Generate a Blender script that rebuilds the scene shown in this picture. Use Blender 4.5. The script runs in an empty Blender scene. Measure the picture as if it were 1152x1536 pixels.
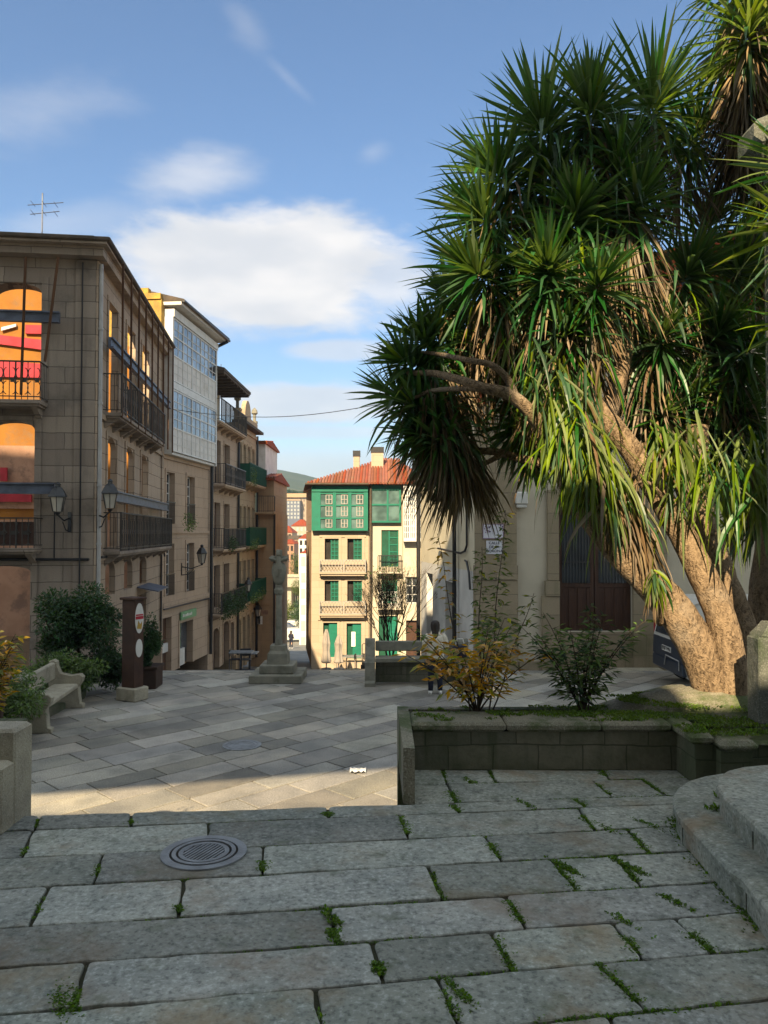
import bpy, bmesh, math, random
from mathutils import Vector, Matrix, noise as mnoise
R = math.radians
random.seed(7)
scene = bpy.context.scene
COL = scene.collection
# ------------------------------------------------------------------ camera
F = 1180.0; TP = 32.0 / F; P = math.atan(TP)
cam_d = bpy.data.cameras.new("camera"); cam = bpy.data.objects.new("camera", cam_d); COL.objects.link(cam)
cam_d.sensor_fit = 'VERTICAL'; cam_d.sensor_height = 24.0; cam_d.lens = F / 1536 * 24.0
cam_d.clip_start = 0.05; cam_d.clip_end = 6000
cam.location = (0, 0, 0); cam.rotation_euler = (R(90) + P, 0, 0)
scene.camera = cam
# ------------------------------------------------------------------ sun, exposure
SUN_AZ = R(10); SUN_EL = R(35)                 # sun stands behind the viewer, a little to the left
sd = Vector((-math.sin(SUN_AZ) * math.cos(SUN_EL), -math.cos(SUN_AZ) * math.cos(SUN_EL), math.sin(SUN_EL)))
sl = bpy.data.lights.new("sun", 'SUN'); sl.energy = 5.0; sl.angle = R(0.5); sl.color = (1.0, 0.79, 0.50)
so = bpy.data.objects.new("sun", sl); COL.objects.link(so)
so.rotation_euler = sd.to_track_quat('Z', 'Y').to_euler(); so.location = (-10, -30, 30)
scene.view_settings.view_transform = 'Standard'; scene.view_settings.look = 'None'
scene.view_settings.exposure = 1.36; scene.view_settings.gamma = 1.0
scene.render.resolution_x = 768; scene.render.resolution_y = 1024
# ------------------------------------------------------------------ node helper
class NT:
    def __init__(s, nt): s.nt = nt; s.n = nt.nodes; s.l = nt.links
    def new(s, t, **kw):
        nd = s.n.new(t)
        for k, v in kw.items():
            if k in ('inp',):
                for a, b in v.items(): s.put(nd.inputs[a], b)
            else: setattr(nd, k, v)
        return nd
    def put(s, sock, v):
        if isinstance(v, bpy.types.NodeSocket): s.l.new(v, sock)
        else:
            if isinstance(v, tuple) and len(v) == 3 and sock.type == 'RGBA': v = (*v, 1)
            sock.default_value = v
    def math(s, op, a, b=0.0, clamp=False):
        nd = s.new('ShaderNodeMath', operation=op, use_clamp=clamp); s.put(nd.inputs[0], a); s.put(nd.inputs[1], b); return nd.outputs[0]
    def mix(s, f, a, b, mode='MIX'):
        nd = s.new('ShaderNodeMix', data_type='RGBA', blend_type=mode)
        s.put(nd.inputs[0], f); s.put(nd.inputs[6], a); s.put(nd.inputs[7], b); return nd.outputs[2]
    def noise(s, vec, scale, detail=4, rough=0.55, dist=0.0):
        nd = s.new('ShaderNodeTexNoise', inp={'Scale': scale, 'Detail': detail, 'Roughness': rough, 'Distortion': dist})
        if vec is not None: s.l.new(vec, nd.inputs['Vector'])
        return nd.outputs[0]
    def ramp(s, f, lo, hi):
        nd = s.new('ShaderNodeMapRange', clamp=True, interpolation_type='SMOOTHSTEP')
        s.put(nd.inputs[0], f); nd.inputs[1].default_value = lo; nd.inputs[2].default_value = hi; return nd.outputs[0]
    def sep(s, v):
        nd = s.new('ShaderNodeSeparateXYZ'); s.l.new(v, nd.inputs[0]); return nd.outputs
    def comb(s, x, y, z):
        nd = s.new('ShaderNodeCombineXYZ'); s.put(nd.inputs[0], x); s.put(nd.inputs[1], y); s.put(nd.inputs[2], z); return nd.outputs[0]
# ------------------------------------------------------------------ world: daylight sky with clouds
w = bpy.data.worlds.new("World"); scene.world = w; w.use_nodes = True
t = NT(w.node_tree); t.n.clear()
sky = t.new('ShaderNodeTexSky', sky_type='NISHITA', sun_disc=False, sun_elevation=SUN_EL,
            sun_rotation=math.atan2(sd.x, sd.y), air_density=1.0, dust_density=0.35, ozone_density=2.2)
tc = t.new('ShaderNodeTexCoord').outputs['Generated']
X_, Y_, Z_ = t.sep(tc)
az = t.math('ARCTAN2', X_, Y_); el = t.math('ARCSINE', Z_)
flat = t.comb(az, t.math('MULTIPLY', el, 2.6), 0.0)
n1 = t.noise(flat, 7.0, 9, 0.58, 0.25); n2 = t.noise(flat, 26.0, 6, 0.6, 0.2)
def blob(a0, e0, ra, re, rot=0.0):
    da = t.math('SUBTRACT', az, a0); de = t.math('SUBTRACT', el, e0)
    c, s_ = math.cos(rot), math.sin(rot)
    p = t.math('ADD', t.math('MULTIPLY', da, c), t.math('MULTIPLY', de, s_)); q = t.math('SUBTRACT', t.math('MULTIPLY', de, c), t.math('MULTIPLY', da, s_))
    p = t.math('DIVIDE', p, ra); q = t.math('DIVIDE', q, re)
    return t.math('SUBTRACT', 1.0, t.math('SQRT', t.math('ADD', t.math('MULTIPLY', p, p), t.math('MULTIPLY', q, q))))
def dirae(px, py):
    u = (px - 576) / F; v = (768 - py) / F
    d = Vector((u, math.cos(P) - v * math.sin(P), math.sin(P) + v * math.cos(P))).normalized()
    return math.atan2(d.x, d.y), math.asin(d.z)
def cl(px, py, rx, ry, rot, lo, hi, amp=1.1, k=1.0):
    a0, e0 = dirae(px, py)
    b = t.math('ADD', blob(a0, e0, rx / F, ry / F, rot), t.math('MULTIPLY', t.math('SUBTRACT', t.math('ADD', t.math('MULTIPLY', n1, .75), t.math('MULTIPLY', n2, .25)), .5), amp))
    return t.math('MULTIPLY', t.ramp(b, lo, hi), k)
cover = cl(400, 408, 268, 112, 0.0, .02, .42, 1.1, .93)
for args in ((560, 410, 120, 66, -.25, .05, .5, 1.2, .7), (290, 270, 150, 55, .2, .1, 1.0, 1.6, .5), (470, 605, 200, 38, 0, .0, .5, 1.2, .75), (520, 525, 120, 22, 0, 0, .6, 1.2, .6),
             (470, 648, 260, 14, 0, 0, .6, 1.0, .45), (370, 40, 60, 30, -.6, .1, 1.1, 1.6, .17), (120, 335, 200, 40, .25, .05, 1.0, 1.5, .28), (560, 230, 40, 20, .2, 0, 1, 1.2, .2), (60, 170, 200, 60, .3, .1, 1.1, 1.8, .22),
             (430, 115, 60, 12, -.6, .1, 1.1, 1.4, .1), (500, 700, 400, 40, 0, 0, .8, .8, .5)):
    cover = t.math('MAXIMUM', cover, cl(*args))
body = t.noise(flat, 5.0, 5, 0.5, 0.0)
ccol = t.mix(t.ramp(body, .35, .7), (4.3, 4.35, 4.5), (6.0, 5.7, 5.4))
hsv = t.new('ShaderNodeHueSaturation', inp={'Saturation': 1.16, 'Value': .92, 'Color': sky.outputs[0]}); bl = hsv.outputs[0]
skc = t.mix(cover, bl, ccol)
# added bright cloud, out of view overhead and behind, lifts fill in shade
up_ = t.math('MAXIMUM', t.ramp(el, .78, 1.05), t.math('MULTIPLY', t.ramp(t.math('ABSOLUTE', az), 1.1, 1.5), t.ramp(el, .05, .25)))
n3 = t.noise(tc, 2.6, 6, .6, .3)
skc = t.mix(t.math('MULTIPLY', up_, t.ramp(n3, .30, .52)), skc, (5.2, 5.75, 6.0))
bg = t.new('ShaderNodeBackground', inp={'Color': skc, 'Strength': 0.076})
t.l.new(bg.outputs[0], t.new('ShaderNodeOutputWorld').inputs[0])
# ------------------------------------------------------------------ materials
def srgb(r, g, b):
    f = lambda c: (c / 255 / 12.92) if c / 255 <= .04045 else ((c / 255 + .055) / 1.055) ** 2.4
    return (f(r), f(g), f(b))
def mk(name):
    m = bpy.data.materials.new(name); m.use_nodes = True; q = NT(m.node_tree)
    return m, q, q.n['Principled BSDF']
def MAT(name, c1, c2=None, scale=4.0, rough=.8, bump=0.0, bscale=None, isl=0.0, metal=0.0, spec=.3, speck=0.0, sscale=90.0, stain=None, stainlo=.5, stainhi=.7, stainscale=1.3, stretch=(1, 1, 1), transl=0.0):
    m, q, b = mk(name)
    co = q.new('ShaderNodeTexCoord').outputs['Object']
    if stretch != (1, 1, 1):
        mp = q.new('ShaderNodeMapping', inp={'Scale': stretch}); q.l.new(co, mp.inputs[0]); co = mp.outputs[0]
    c2 = c2 or tuple(x * .8 for x in c1)
    col = q.mix(q.ramp(q.noise(co, scale), .3, .7), c1, c2)
    if speck:
        sp = q.noise(co, sscale, 2, .6)
        col = q.mix(q.math('MULTIPLY', q.ramp(sp, .52, .68), speck), col, (.02, .022, .025))
        col = q.mix(q.math('MULTIPLY', q.ramp(sp, .46, .3), speck * .55), col, (.75, .76, .74))
    if stain:
        col = q.mix(q.math('MULTIPLY', q.ramp(q.noise(co, stainscale, 6, .65), stainlo, stainhi), .8), col, stain)
    if isl:
        g = q.new('ShaderNodeNewGeometry').outputs['Random Per Island']
        hs = q.new('ShaderNodeHueSaturation'); q.l.new(col, hs.inputs['Color'])
        q.put(hs.inputs['Value'], q.math('ADD', 1 - isl, q.math('MULTIPLY', g, 2 * isl)))
        q.put(hs.inputs['Hue'], q.math('ADD', .5 - isl * .045, q.math('MULTIPLY', q.math('FRACT', q.math('MULTIPLY', g, 7.13)), isl * .09)))
        q.put(hs.inputs['Saturation'], q.math('ADD', 1 - isl, q.math('MULTIPLY', q.math('FRACT', q.math('MULTIPLY', g, 13.7)), 2 * isl)))
        col = hs.outputs[0]
    q.put(b.inputs['Base Color'], col)
    b.inputs['Roughness'].default_value = rough; b.inputs['Metallic'].default_value = metal
    b.inputs['Specular IOR Level'].default_value = spec
    if bump:
        bp = q.new('ShaderNodeBump', inp={'Strength': bump, 'Distance': .02, 'Height': q.noise(co, bscale or scale * 6, 6, .65)})
        q.l.new(bp.outputs[0], b.inputs['Normal'])
    if transl:
        tr = q.new('ShaderNodeBsdfTranslucent', inp={'Color': q.mix(.35, col, (.42, .6, .06), 'MIX')})
        ms = q.new('ShaderNodeMixShader', inp={0: transl}); q.l.new(b.outputs[0], ms.inputs[1]); q.l.new(tr.outputs[0], ms.inputs[2])
        q.l.new(ms.outputs[0], q.n['Material Output'].inputs[0])
    return m
def ASHLAR(name, c1, c2, mortar, bw=.9, bh=.36, msz=.012, stain=(.1, .09, .08), stainlo=.48, stainhi=.75, bump=.5, rough=.85, streak=.5):
    m, q, b = mk(name)
    tcn = q.new('ShaderNodeTexCoord'); co = tcn.outputs['Object']
    x, y, z = q.sep(co); nx, ny, nz = q.sep(tcn.outputs['Normal'])
    side = q.math('GREATER_THAN', q.math('ABSOLUTE', nx), .6)
    u = q.math('ADD', q.math('MULTIPLY', x, q.math('SUBTRACT', 1.0, side)), q.math('MULTIPLY', y, side))
    wob = q.math('MULTIPLY', q.math('SUBTRACT', q.noise(co, 2.5, 2), .5), .05)
    v = q.comb(q.math('ADD', u, wob), q.math('ADD', z, wob), 0.0)
    br = q.new('ShaderNodeTexBrick', inp={'Color1': c1, 'Color2': c2, 'Mortar': mortar, 'Scale': 1.0, 'Mortar Size': msz, 'Mortar Smooth': .4, 'Bias': 0.0, 'Brick Width': bw, 'Row Height': bh})
    q.l.new(v, br.inputs['Vector'])
    col = br.outputs[0]
    col = q.mix(q.math('MULTIPLY', q.ramp(q.noise(co, 40, 4, .6), .45, .75), .3), col, tuple(c * .45 for c in c1))
    col = q.mix(q.math('MULTIPLY', q.ramp(q.noise(co, .8, 7, .65), stainlo, stainhi), .75), col, stain)
    mp = q.new('ShaderNodeMapping', inp={'Scale': (3.0, 3.0, .25)}); q.l.new(co, mp.inputs[0])
    col = q.mix(q.math('MULTIPLY', q.ramp(q.noise(mp.outputs[0], 1.6, 6, .6), .5, .75), streak), col, stain)
    q.put(b.inputs['Base Color'], col); b.inputs['Roughness'].default_value = rough; b.inputs['Specular IOR Level'].default_value = .2
    hgt = q.math('SUBTRACT', q.math('MULTIPLY', q.noise(co, 25, 5, .6), .5), br.outputs[1])
    bp = q.new('ShaderNodeBump', inp={'Strength': bump, 'Distance': .02, 'Height': hgt}); q.l.new(bp.outputs[0], b.inputs['Normal'])
    return m
def GLASS(name, c=(.03, .035, .04), rough=.08):
    m, q, b = mk(name); co = q.new('ShaderNodeTexCoord').outputs['Object']
    q.put(b.inputs['Base Color'], q.mix(q.ramp(q.noise(co, 1.1, 2), .35, .65), c, tuple(min(1, x * 2.2 + .01) for x in c)))
    b.inputs['Roughness'].default_value = rough; b.inputs['Specular IOR Level'].default_value = .8
    bp = q.new('ShaderNodeBump', inp={'Strength': .15, 'Distance': .02, 'Height': q.noise(co, 2.5, 2)}); q.l.new(bp.outputs[0], b.inputs['Normal'])
    return m
g = {}
g['flag'] = MAT('granite_slabs', (.315, .32, .28), (.22, .235, .21), 2.6, .75, .4, 34, isl=.25, speck=.45, sscale=42, spec=.25, stain=(.23, .185, .13), stainlo=.48, stainhi=.66, stainscale=1.5)
g['plaza'] = MAT('plaza_slabs', (.315, .29, .245), (.20, .19, .17), 1.6, .75, .3, 20, isl=.34, speck=.4, sscale=60, spec=.25, stain=(.11, .105, .09), stainlo=.52, stainhi=.75, stainscale=.7)
def mottle(m):
    q = NT(m.node_tree); b = q.n['Principled BSDF']; src = b.inputs['Base Color'].links[0].from_socket; co = q.new('ShaderNodeTexCoord').outputs['Object']
    a = q.noise(co, 13, 6, .7, .4); c = q.mix(q.math('MULTIPLY', q.ramp(a, .5, .7), .4), src, (.055, .065, .06))
    c = q.mix(q.math('MULTIPLY', q.ramp(a, .45, .3), .28), c, (.42, .43, .38)); d = q.noise(co, 4.5, 5, .65)
    c = q.mix(q.math('MULTIPLY', q.ramp(d, .56, .7), .5), c, (.09, .11, .06)); q.put(b.inputs['Base Color'], c)
mottle(g['flag'])
g['soil'] = MAT('joint_soil', (.035, .04, .02), (.055, .05, .03), 8, .95, .6, 60)
g['ground'] = MAT('valley_ground', (.36, .33, .26), (.27, .25, .19), .2, .9)
g['street'] = MAT('street_cobbles', (.2, .19, .17), (.13, .125, .115), .8, .8, .4, 14)
g['hill'] = MAT('hill_woods', (.025, .05, .028), (.05, .07, .04), .02, .95, stain=(.2, .17, .11), stainscale=.01, stainlo=.62, stainhi=.72)
g['mossy'] = ASHLAR('mossy_wall_stone', (.22, .20, .15), (.15, .145, .11), (.10, .098, .07), .33, .185, .006, (.05, .068, .032), .36, .6, .8, streak=.75)
g['coping'] = MAT('coping_stone', (.26, .235, .17), (.17, .16, .12), 3, .85, .8, 25, speck=.4, stain=(.055, .085, .02), stainlo=.45, stainhi=.6, stainscale=2.2)
g['pale_granite'] = MAT('pale_granite', (.40, .36, .27), (.29, .26, .2), 4, .8, .5, 30, speck=.35, sscale=110, stain=(.14, .13, .08), stainlo=.55, stainhi=.75, stainscale=2)
g['cross_stone'] = MAT('cross_stone', (.235, .22, .175), (.16, .155, .125), 4, .85, .6, 25, stain=(.09, .09, .06), stainscale=3)
g['moss'] = MAT('moss_green', (.075, .16, .02), (.12, .21, .03), 12, .9, 0, isl=.4, transl=.2)
g['mossgrey'] = MAT('mossy_top', (.07, .11, .03), (.12, .12, .06), 14, .95, .8, 70)
g['iron'] = MAT('cast_iron', (.27, .28, .29), (.17, .175, .18), 9, .5, .3, 60, metal=.3, spec=.5)
g['black'] = MAT('black_iron', (.012, .013, .016), (.02, .02, .022), 6, .4, spec=.5)
g['bark'] = None
g['leaf'] = MAT('yucca_leaf', (.018, .070, .022), (.034, .108, .027), 1.5, .42, isl=.28, spec=.5, transl=.28)
g['leafL'] = MAT('yucca_leaf_light', (.10, .165, .028), (.16, .205, .04), 1.5, .5, isl=.35, spec=.3, transl=.35)
g['dead'] = MAT('dead_yucca_leaf', (.22, .165, .105), (.12, .085, .05), 3, .8, isl=.3, transl=.08)
g['bush'] = MAT('bush_leaf', (.018, .05, .022), (.035, .08, .03), 3, .5, isl=.4, transl=.15)
g['bush2'] = MAT('shrub_leaf', (.09, .15, .055), (.14, .2, .07), 3, .55, isl=.4, transl=.25)
g['yel'] = MAT('autumn_leaf', (.80, .45, .06), (.62, .30, .05), 5, .55, isl=.4, transl=.3)
g['yelg'] = MAT('turning_leaf', (.42, .36, .06), (.2, .24, .06), 5, .55, isl=.4, transl=.3)
g['twig'] = MAT('twig_bark', (.07, .05, .03), (.04, .03, .02), 9, .85)
g['far_tree'] = MAT('far_foliage', (.11, .14, .035), (.05, .08, .025), .6, .8, isl=.4, transl=.2)
g['grass'] = MAT('grass_blade', (.075, .15, .02), (.13, .2, .03), 6, .8, isl=.35, transl=.3)
g['b1'] = ASHLAR('house_ashlar_grey', (.32, .262, .21), (.235, .19, .155), (.12, .098, .08), 1.5, .42, .012, (.1, .085, .07), .48, .75, bump=.35, streak=.35)
g['b1s'] = ASHLAR('house_ashlar_rose', (.42, .325, .24), (.36, .275, .2), (.15, .11, .08), 1.3, .42, .012, (.11, .085, .065), .5, .78, streak=.35)
g['b2'] = ASHLAR('house_ashlar_buff', (.44, .325, .235), (.40, .30, .215), (.22, .165, .12), 1.1, .45, .008, (.2, .15, .11), .52, .8, streak=.25)
g['b3'] = ASHLAR('house_ashlar_tan', (.42, .315, .23), (.38, .29, .21), (.2, .15, .11), 1.2, .5, .008, (.17, .13, .095), .5, .8, streak=.3)
g['b4'] = ASHLAR('house_ashlar_honey', (.44, .335, .22), (.40, .31, .2), (.2, .155, .1), 1.2, .5, .008, (.17, .13, .095), .5, .8, streak=.3)
g['b5'] = ASHLAR('house_ashlar_brown', (.42, .28, .165), (.38, .26, .155), (.25, .17, .1), 1.4, .5, .006, (.18, .13, .09), .5, .8, streak=.3)
g['green_house'] = ASHLAR('sunny_ashlar', (.41, .33, .245), (.37, .30, .22), (.28, .22, .16), .9, .4, .006, (.45, .33, .2), .55, .85, .3, streak=.25)
g['plaster'] = MAT('beige_plaster', (.50, .445, .345), (.45, .40, .31), 1.2, .9, .25, 12, stain=(.33, .30, .24), stainlo=.58, stainhi=.8, stainscale=.6)
g['church_stone'] = ASHLAR('church_ashlar', (.31, .25, .17), (.25, .205, .14), (.16, .13, .09), 1.05, .5, .008, (.15, .14, .075), .5, .72, .5)
g['whitewash'] = MAT('whitewash', (.66, .64, .6), (.55, .53, .5), 1.5, .9, .2, 10, stain=(.4, .37, .32), stainscale=1.1, stainlo=.55, stainhi=.8)
g['white'] = MAT('white_paint', (.62, .61, .58), (.52, .51, .48), 4, .5, isl=.05)
g['orange'] = MAT('orange_plaster', (.32, .135, .022), (.24, .10, .02), .8, .9, .4, 9, stain=(.2, .12, .06), stainlo=.5, stainhi=.7, stainscale=1.2)
g['salmon'] = MAT('salmon_plaster', (.40, .235, .155), (.30, .17, .11), 1.2, .9, .3, 10, stain=(.16, .1, .075), stainlo=.48, stainhi=.68, stainscale=1.4)
g['red'] = MAT('red_paint', (.40, .03, .045), (.28, .02, .03), 3, .7)
g['yellow'] = MAT('yellow_plaster', (.46, .29, .06), (.28, .18, .05), 3.5, .9, 1.0, 9, stain=(.2, .15, .06), stainscale=2)
g['steel'] = MAT('grey_steel', (.13, .15, .2), (.09, .1, .13), 4, .5, metal=.3)
g['timber'] = MAT('prop_timber', (.09, .055, .032), (.055, .033, .02), 5, .8, stretch=(1, 1, .1), isl=.3)
g['pipe'] = MAT('pale_pipe', (.42, .41, .4), (.33, .32, .31), 3, .5)
g['dark'] = MAT('dark_interior', (.02, .018, .016), (.035, .03, .025), 2, .9)
g['glass'] = GLASS('window_glass'); g['glassb'] = GLASS('gallery_glass', (.13, .16, .2), .1); g['creamwall'] = MAT('cream_plaster', (.70, .62, .46), (.62, .55, .4), 1.2, .9, .2, 12, stain=(.45, .4, .3), stainlo=.6, stainhi=.8)
g['lattice'] = MAT('grey_lattice', (.36, .34, .31), (.26, .25, .23), 8, .6)
g['glassg'] = GLASS('green_tinted_glass', (.05, .085, .08), .15)
g['curtain'] = MAT('net_curtain', (.36, .37, .36), (.28, .29, .28), 5, .8, stretch=(6, 6, 1))
g['green'] = MAT('green_paint', (.004, .15, .098), (.005, .125, .08), 3, .5, spec=.4)
g['greend'] = MAT('dark_green_paint', (.006, .075, .042), (.005, .055, .03), 5, .6)
g['brownwood'] = MAT('brown_wood', (.13, .065, .035), (.075, .035, .02), 4, .6, .3, 20, stretch=(8, 8, .5))
g['door'] = MAT('old_door_wood', (.075, .035, .02), (.04, .02, .014), 4, .6, .4, 20, stretch=(10, 10, .6))
g['rooft'] = MAT('roof_tile', (.27, .085, .045), (.20, .065, .038), 2.5, .8, .3, 20, isl=.2, stain=(.2, .11, .06), stainscale=1.5)
g['roofd'] = MAT('old_roof_tile', (.10, .075, .055), (.06, .05, .04), 3, .85, .4, 15)
g['eave'] = MAT('eave_wood', (.09, .065, .045), (.06, .045, .03), 4, .8)
g['iron_grey'] = MAT('grey_railing', (.035, .032, .03), (.06, .052, .042), 5, .6)
g['lampglass'] = MAT('frosted_lamp_glass', (.45, .42, .36), (.38, .35, .3), 3, .25, spec=.6)
g['pedestal'] = MAT('dark_lichen_stone', (.13, .135, .115), (.075, .085, .07), 5, .9, .8, 25, speck=.3, stain=(.05, .07, .035), stainscale=2.5)
g['tile'] = MAT('ceramic_tile', (.62, .62, .66), (.55, .55, .6), 4, .3)
g['mural'] = MAT('painted_flowers', (.2, .12, .25), (.3, .2, .3), 8, .4)
g['skin'] = MAT('skin', (.5, .3, .2), (.42, .25, .17), 6, .6); g['hair'] = MAT('dark_hair', (.018, .012, .01), (.03, .02, .012), 20, .5)
g['cream'] = MAT('cream_quilt', (.62, .56, .45), (.52, .47, .38), 4, .8, .3, 20); g['navy'] = MAT('navy_cloth', (.012, .015, .03), (.02, .022, .035), 8, .85)
g['shoe'] = MAT('white_shoe', (.7, .68, .64), (.6, .58, .55), 10, .6)
g['vanw'] = MAT('van_white', (.6, .58, .54), (.56, .54, .5), 2, .35, spec=.5); g['vand'] = MAT('van_dark', (.028, .04, .065), (.02, .03, .05), 2, .3, spec=.5)
g['rubber'] = MAT('rubber', (.015, .015, .015), (.025, .025, .025), 8, .8)
g['paper'] = MAT('paper', (.8, .78, .74), (.7, .68, .64), 10, .8)
g['canvas'] = MAT('folded_canvas', (.33, .29, .25), (.25, .22, .19), 6, .9, stretch=(3, 3, .4))
g['signgreen'] = MAT('sign_green', (.12, .32, .16), (.1, .26, .13), 5, .5)
g['corten'] = MAT('corten', (.07, .035, .022), (.045, .024, .018), 4, .7, .2, 20)
g['terracotta'] = MAT('terracotta', (.06, .035, .025), (.04, .025, .018), 4, .85, .3, 20)
def barkmat():
    m, q, b = mk('yucca_bark'); co = q.new('ShaderNodeTexCoord').outputs['Object']
    mp = q.new('ShaderNodeMapping', inp={'Scale': (1, 1, 1)}); q.l.new(co, mp.inputs[0])
    vo = q.new('ShaderNodeTexVoronoi', inp={'Scale': 26.0}); vo.feature = 'F1'
    dis = q.noise(co, 9, 4, .6); ad = q.new('ShaderNodeVectorMath', operation='ADD'); q.l.new(co, ad.inputs[0])
    q.put(ad.inputs[1], q.comb(q.math('MULTIPLY', dis, .25), q.math('MULTIPLY', dis, .2), q.math('MULTIPLY', dis, .3)))
    mp2 = q.new('ShaderNodeMapping', inp={'Scale': (1.5, 1.5, .55)}); q.l.new(ad.outputs[0], mp2.inputs[0]); q.l.new(mp2.outputs[0], vo.inputs['Vector'])
    h = q.math('ADD', q.math('MULTIPLY', vo.outputs[0], .7), q.math('MULTIPLY', q.noise(co, 55, 5, .7), .6))
    mp3 = q.new('ShaderNodeMapping', inp={'Scale': (9, 9, 1.6)}); q.l.new(ad.outputs[0], mp3.inputs[0]); fis = q.noise(mp3.outputs[0], 1.6, 7, .7)
    h = q.math('ADD', q.math('MULTIPLY', h, .6), q.math('MULTIPLY', fis, .75))
    col = q.mix(q.ramp(h, .45, .95), (.05, .032, .02), (.30, .215, .135))
    col = q.mix(q.math('MULTIPLY', q.ramp(q.noise(co, 2.2, 5), .5, .7), .55), col, (.33, .28, .22))
    col = q.mix(q.math('MULTIPLY', q.ramp(q.noise(co, 1.3, 4), .55, .75), .5), col, (.16, .12, .075))
    q.put(b.inputs['Base Color'], col); b.inputs['Roughness'].default_value = .9; b.inputs['Specular IOR Level'].default_value = .15
    bp = q.new('ShaderNodeBump', inp={'Strength': 1.0, 'Distance': .035, 'Height': h}); q.l.new(bp.outputs[0], b.inputs['Normal'])
    return m
g['bark'] = barkmat()
# ------------------------------------------------------------------ mesh builder
class MB:
    def __init__(s, M=None): s.v = []; s.f = []; s.M = M or Matrix.Identity(4); s.mi = []; s.cur = 0
    def p(s, co):
        s.v.append(tuple(s.M @ Vector(co))); return len(s.v) - 1
    def face(s, idx): s.f.append(tuple(idx)); s.mi.append(s.cur)
    def quad(s, *pts): s.face([s.p(q) for q in pts])
    def box(s, x0, x1, y0, y1, z0, z1, bev=0.0):
        if bev <= 0:
            i = [s.p((x, y, z)) for z in (z0, z1) for y in (y0, y1) for x in (x0, x1)]
            for q in ((0, 2, 3, 1), (4, 5, 7, 6), (0, 1, 5, 4), (2, 6, 7, 3), (0, 4, 6, 2), (1, 3, 7, 5)): s.face([i[k] for k in q])
        else:
            b = min(bev, (x1 - x0) / 2.1, (y1 - y0) / 2.1, (z1 - z0) / 2.1)
            rings = []
            for z, e in ((z0, b), (z0 + b, 0), (z1 - b, 0), (z1, b)):
                X0, X1, Y0, Y1 = x0 + e, x1 - e, y0 + e, y1 - e; c = b * .6
                rr = [(X0 + c, Y0), (X1 - c, Y0), (X1, Y0 + c), (X1, Y1 - c), (X1 - c, Y1), (X0 + c, Y1), (X0, Y1 - c), (X0, Y0 + c)]
                rings.append([s.p((a, d, z)) for a, d in rr])
            s.loft(rings, cap=True)
    def loft(s, rings, cap=True, closed=True):
        n = len(rings[0])
        for a, b in zip(rings, rings[1:]):
            for i in range(n if closed else n - 1):
                j = (i + 1) % n; s.face((a[i], a[j], b[j], b[i]))
        if cap: s.face(tuple(reversed(rings[0]))); s.face(tuple(rings[-1]))
    def tube(s, pts, r, n=8, cap=True, jit=0.0, flat=1.0):
        pts = [Vector(p) for p in pts]; rs = r if isinstance(r, (list, tuple)) else [r] * len(pts)
        rings = []; up = None
        for i, p in enumerate(pts):
            d = (pts[min(i + 1, len(pts) - 1)] - pts[max(i - 1, 0)])
            d = d.normalized() if d.length > 1e-9 else Vector((0, 0, 1))
            if up is None: up = Vector((0, 1, 0)) if abs(d.y) < .9 else Vector((1, 0, 0))
            sx = d.cross(up).normalized(); sy = sx.cross(d).normalized(); up = sy
            ring = []
            for k in range(n):
                a = 2 * math.pi * k / n; rr = rs[i] * (1 + (random.uniform(-jit, jit) if jit else 0))
                ring.append(s.p(p + sx * math.cos(a) * rr + sy * math.sin(a) * rr * flat))
            rings.append(ring)
        s.loft(rings, cap)
    def lathe(s, prof, n=16, c=(0, 0, 0), sx=1.0, sy=1.0):
        rings = [[s.p((c[0] + math.cos(2 * math.pi * k / n) * r * sx, c[1] + math.sin(2 * math.pi * k / n) * r * sy, c[2] + z)) for k in range(n)] for r, z in prof]
        s.loft(rings, True)
    def prism(s, poly, a, b, axis='z'):
        f = {'z': lambda p, h: (p[0], p[1], h), 'y': lambda p, h: (p[0], h, p[1]), 'x': lambda p, h: (h, p[0], p[1])}[axis]
        A = [s.p(f(p, a)) for p in poly]; B = [s.p(f(p, b)) for p in poly]; n = len(poly)
        s.face(tuple(reversed(A))); s.face(tuple(B))
        for i in range(n): j = (i + 1) % n; s.face((A[i], A[j], B[j], B[i]))
    def build(s, name, mat, parent=None, smooth=False, flipfix=True):
        me = bpy.data.meshes.new(name); me.from_pydata(s.v, [], s.f)
        for m in (mat if isinstance(mat, (list, tuple)) else [mat]): me.materials.append(g[m] if isinstance(m, str) else m)
        if isinstance(mat, (list, tuple)): me.polygons.foreach_set('material_index', s.mi)
        if flipfix:
            bm = bmesh.new(); bm.from_mesh(me); bmesh.ops.recalc_face_normals(bm, faces=bm.faces); bm.to_mesh(me); bm.free()
        if smooth: me.polygons.foreach_set('use_smooth', [True] * len(me.polygons))
        me.update()
        o = bpy.data.objects.new(name, me); COL.objects.link(o)
        if parent: o.parent = parent
        return o
def tag(o, label=None, cat=None, group=None, kind=None):
    if label: o['label'] = label
    if cat: o['category'] = cat
    if group: o['group'] = group
    if kind: o['kind'] = kind
    return o
def thing(name, label, cat, loc=(0, 0, 0), rz=0.0, group=None):
    o = bpy.data.objects.new(name, None); o.empty_display_size = .2; COL.objects.link(o)
    o.location = loc; o.rotation_euler = (0, 0, rz); return tag(o, label, cat, group)
def dup(root, loc=None, rz=None, label=None):
    def cp(o, par):
        c = o.copy(); COL.objects.link(c); c.parent = par
        for ch in [k for k in COL.objects if k.parent == o]: cp(ch, c)
        return c
    c = cp(root, None)
    if loc is not None: c.location = loc
    if rz is not None: c.rotation_euler = (0, 0, rz)
    if label: c['label'] = label
    return c
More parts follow.
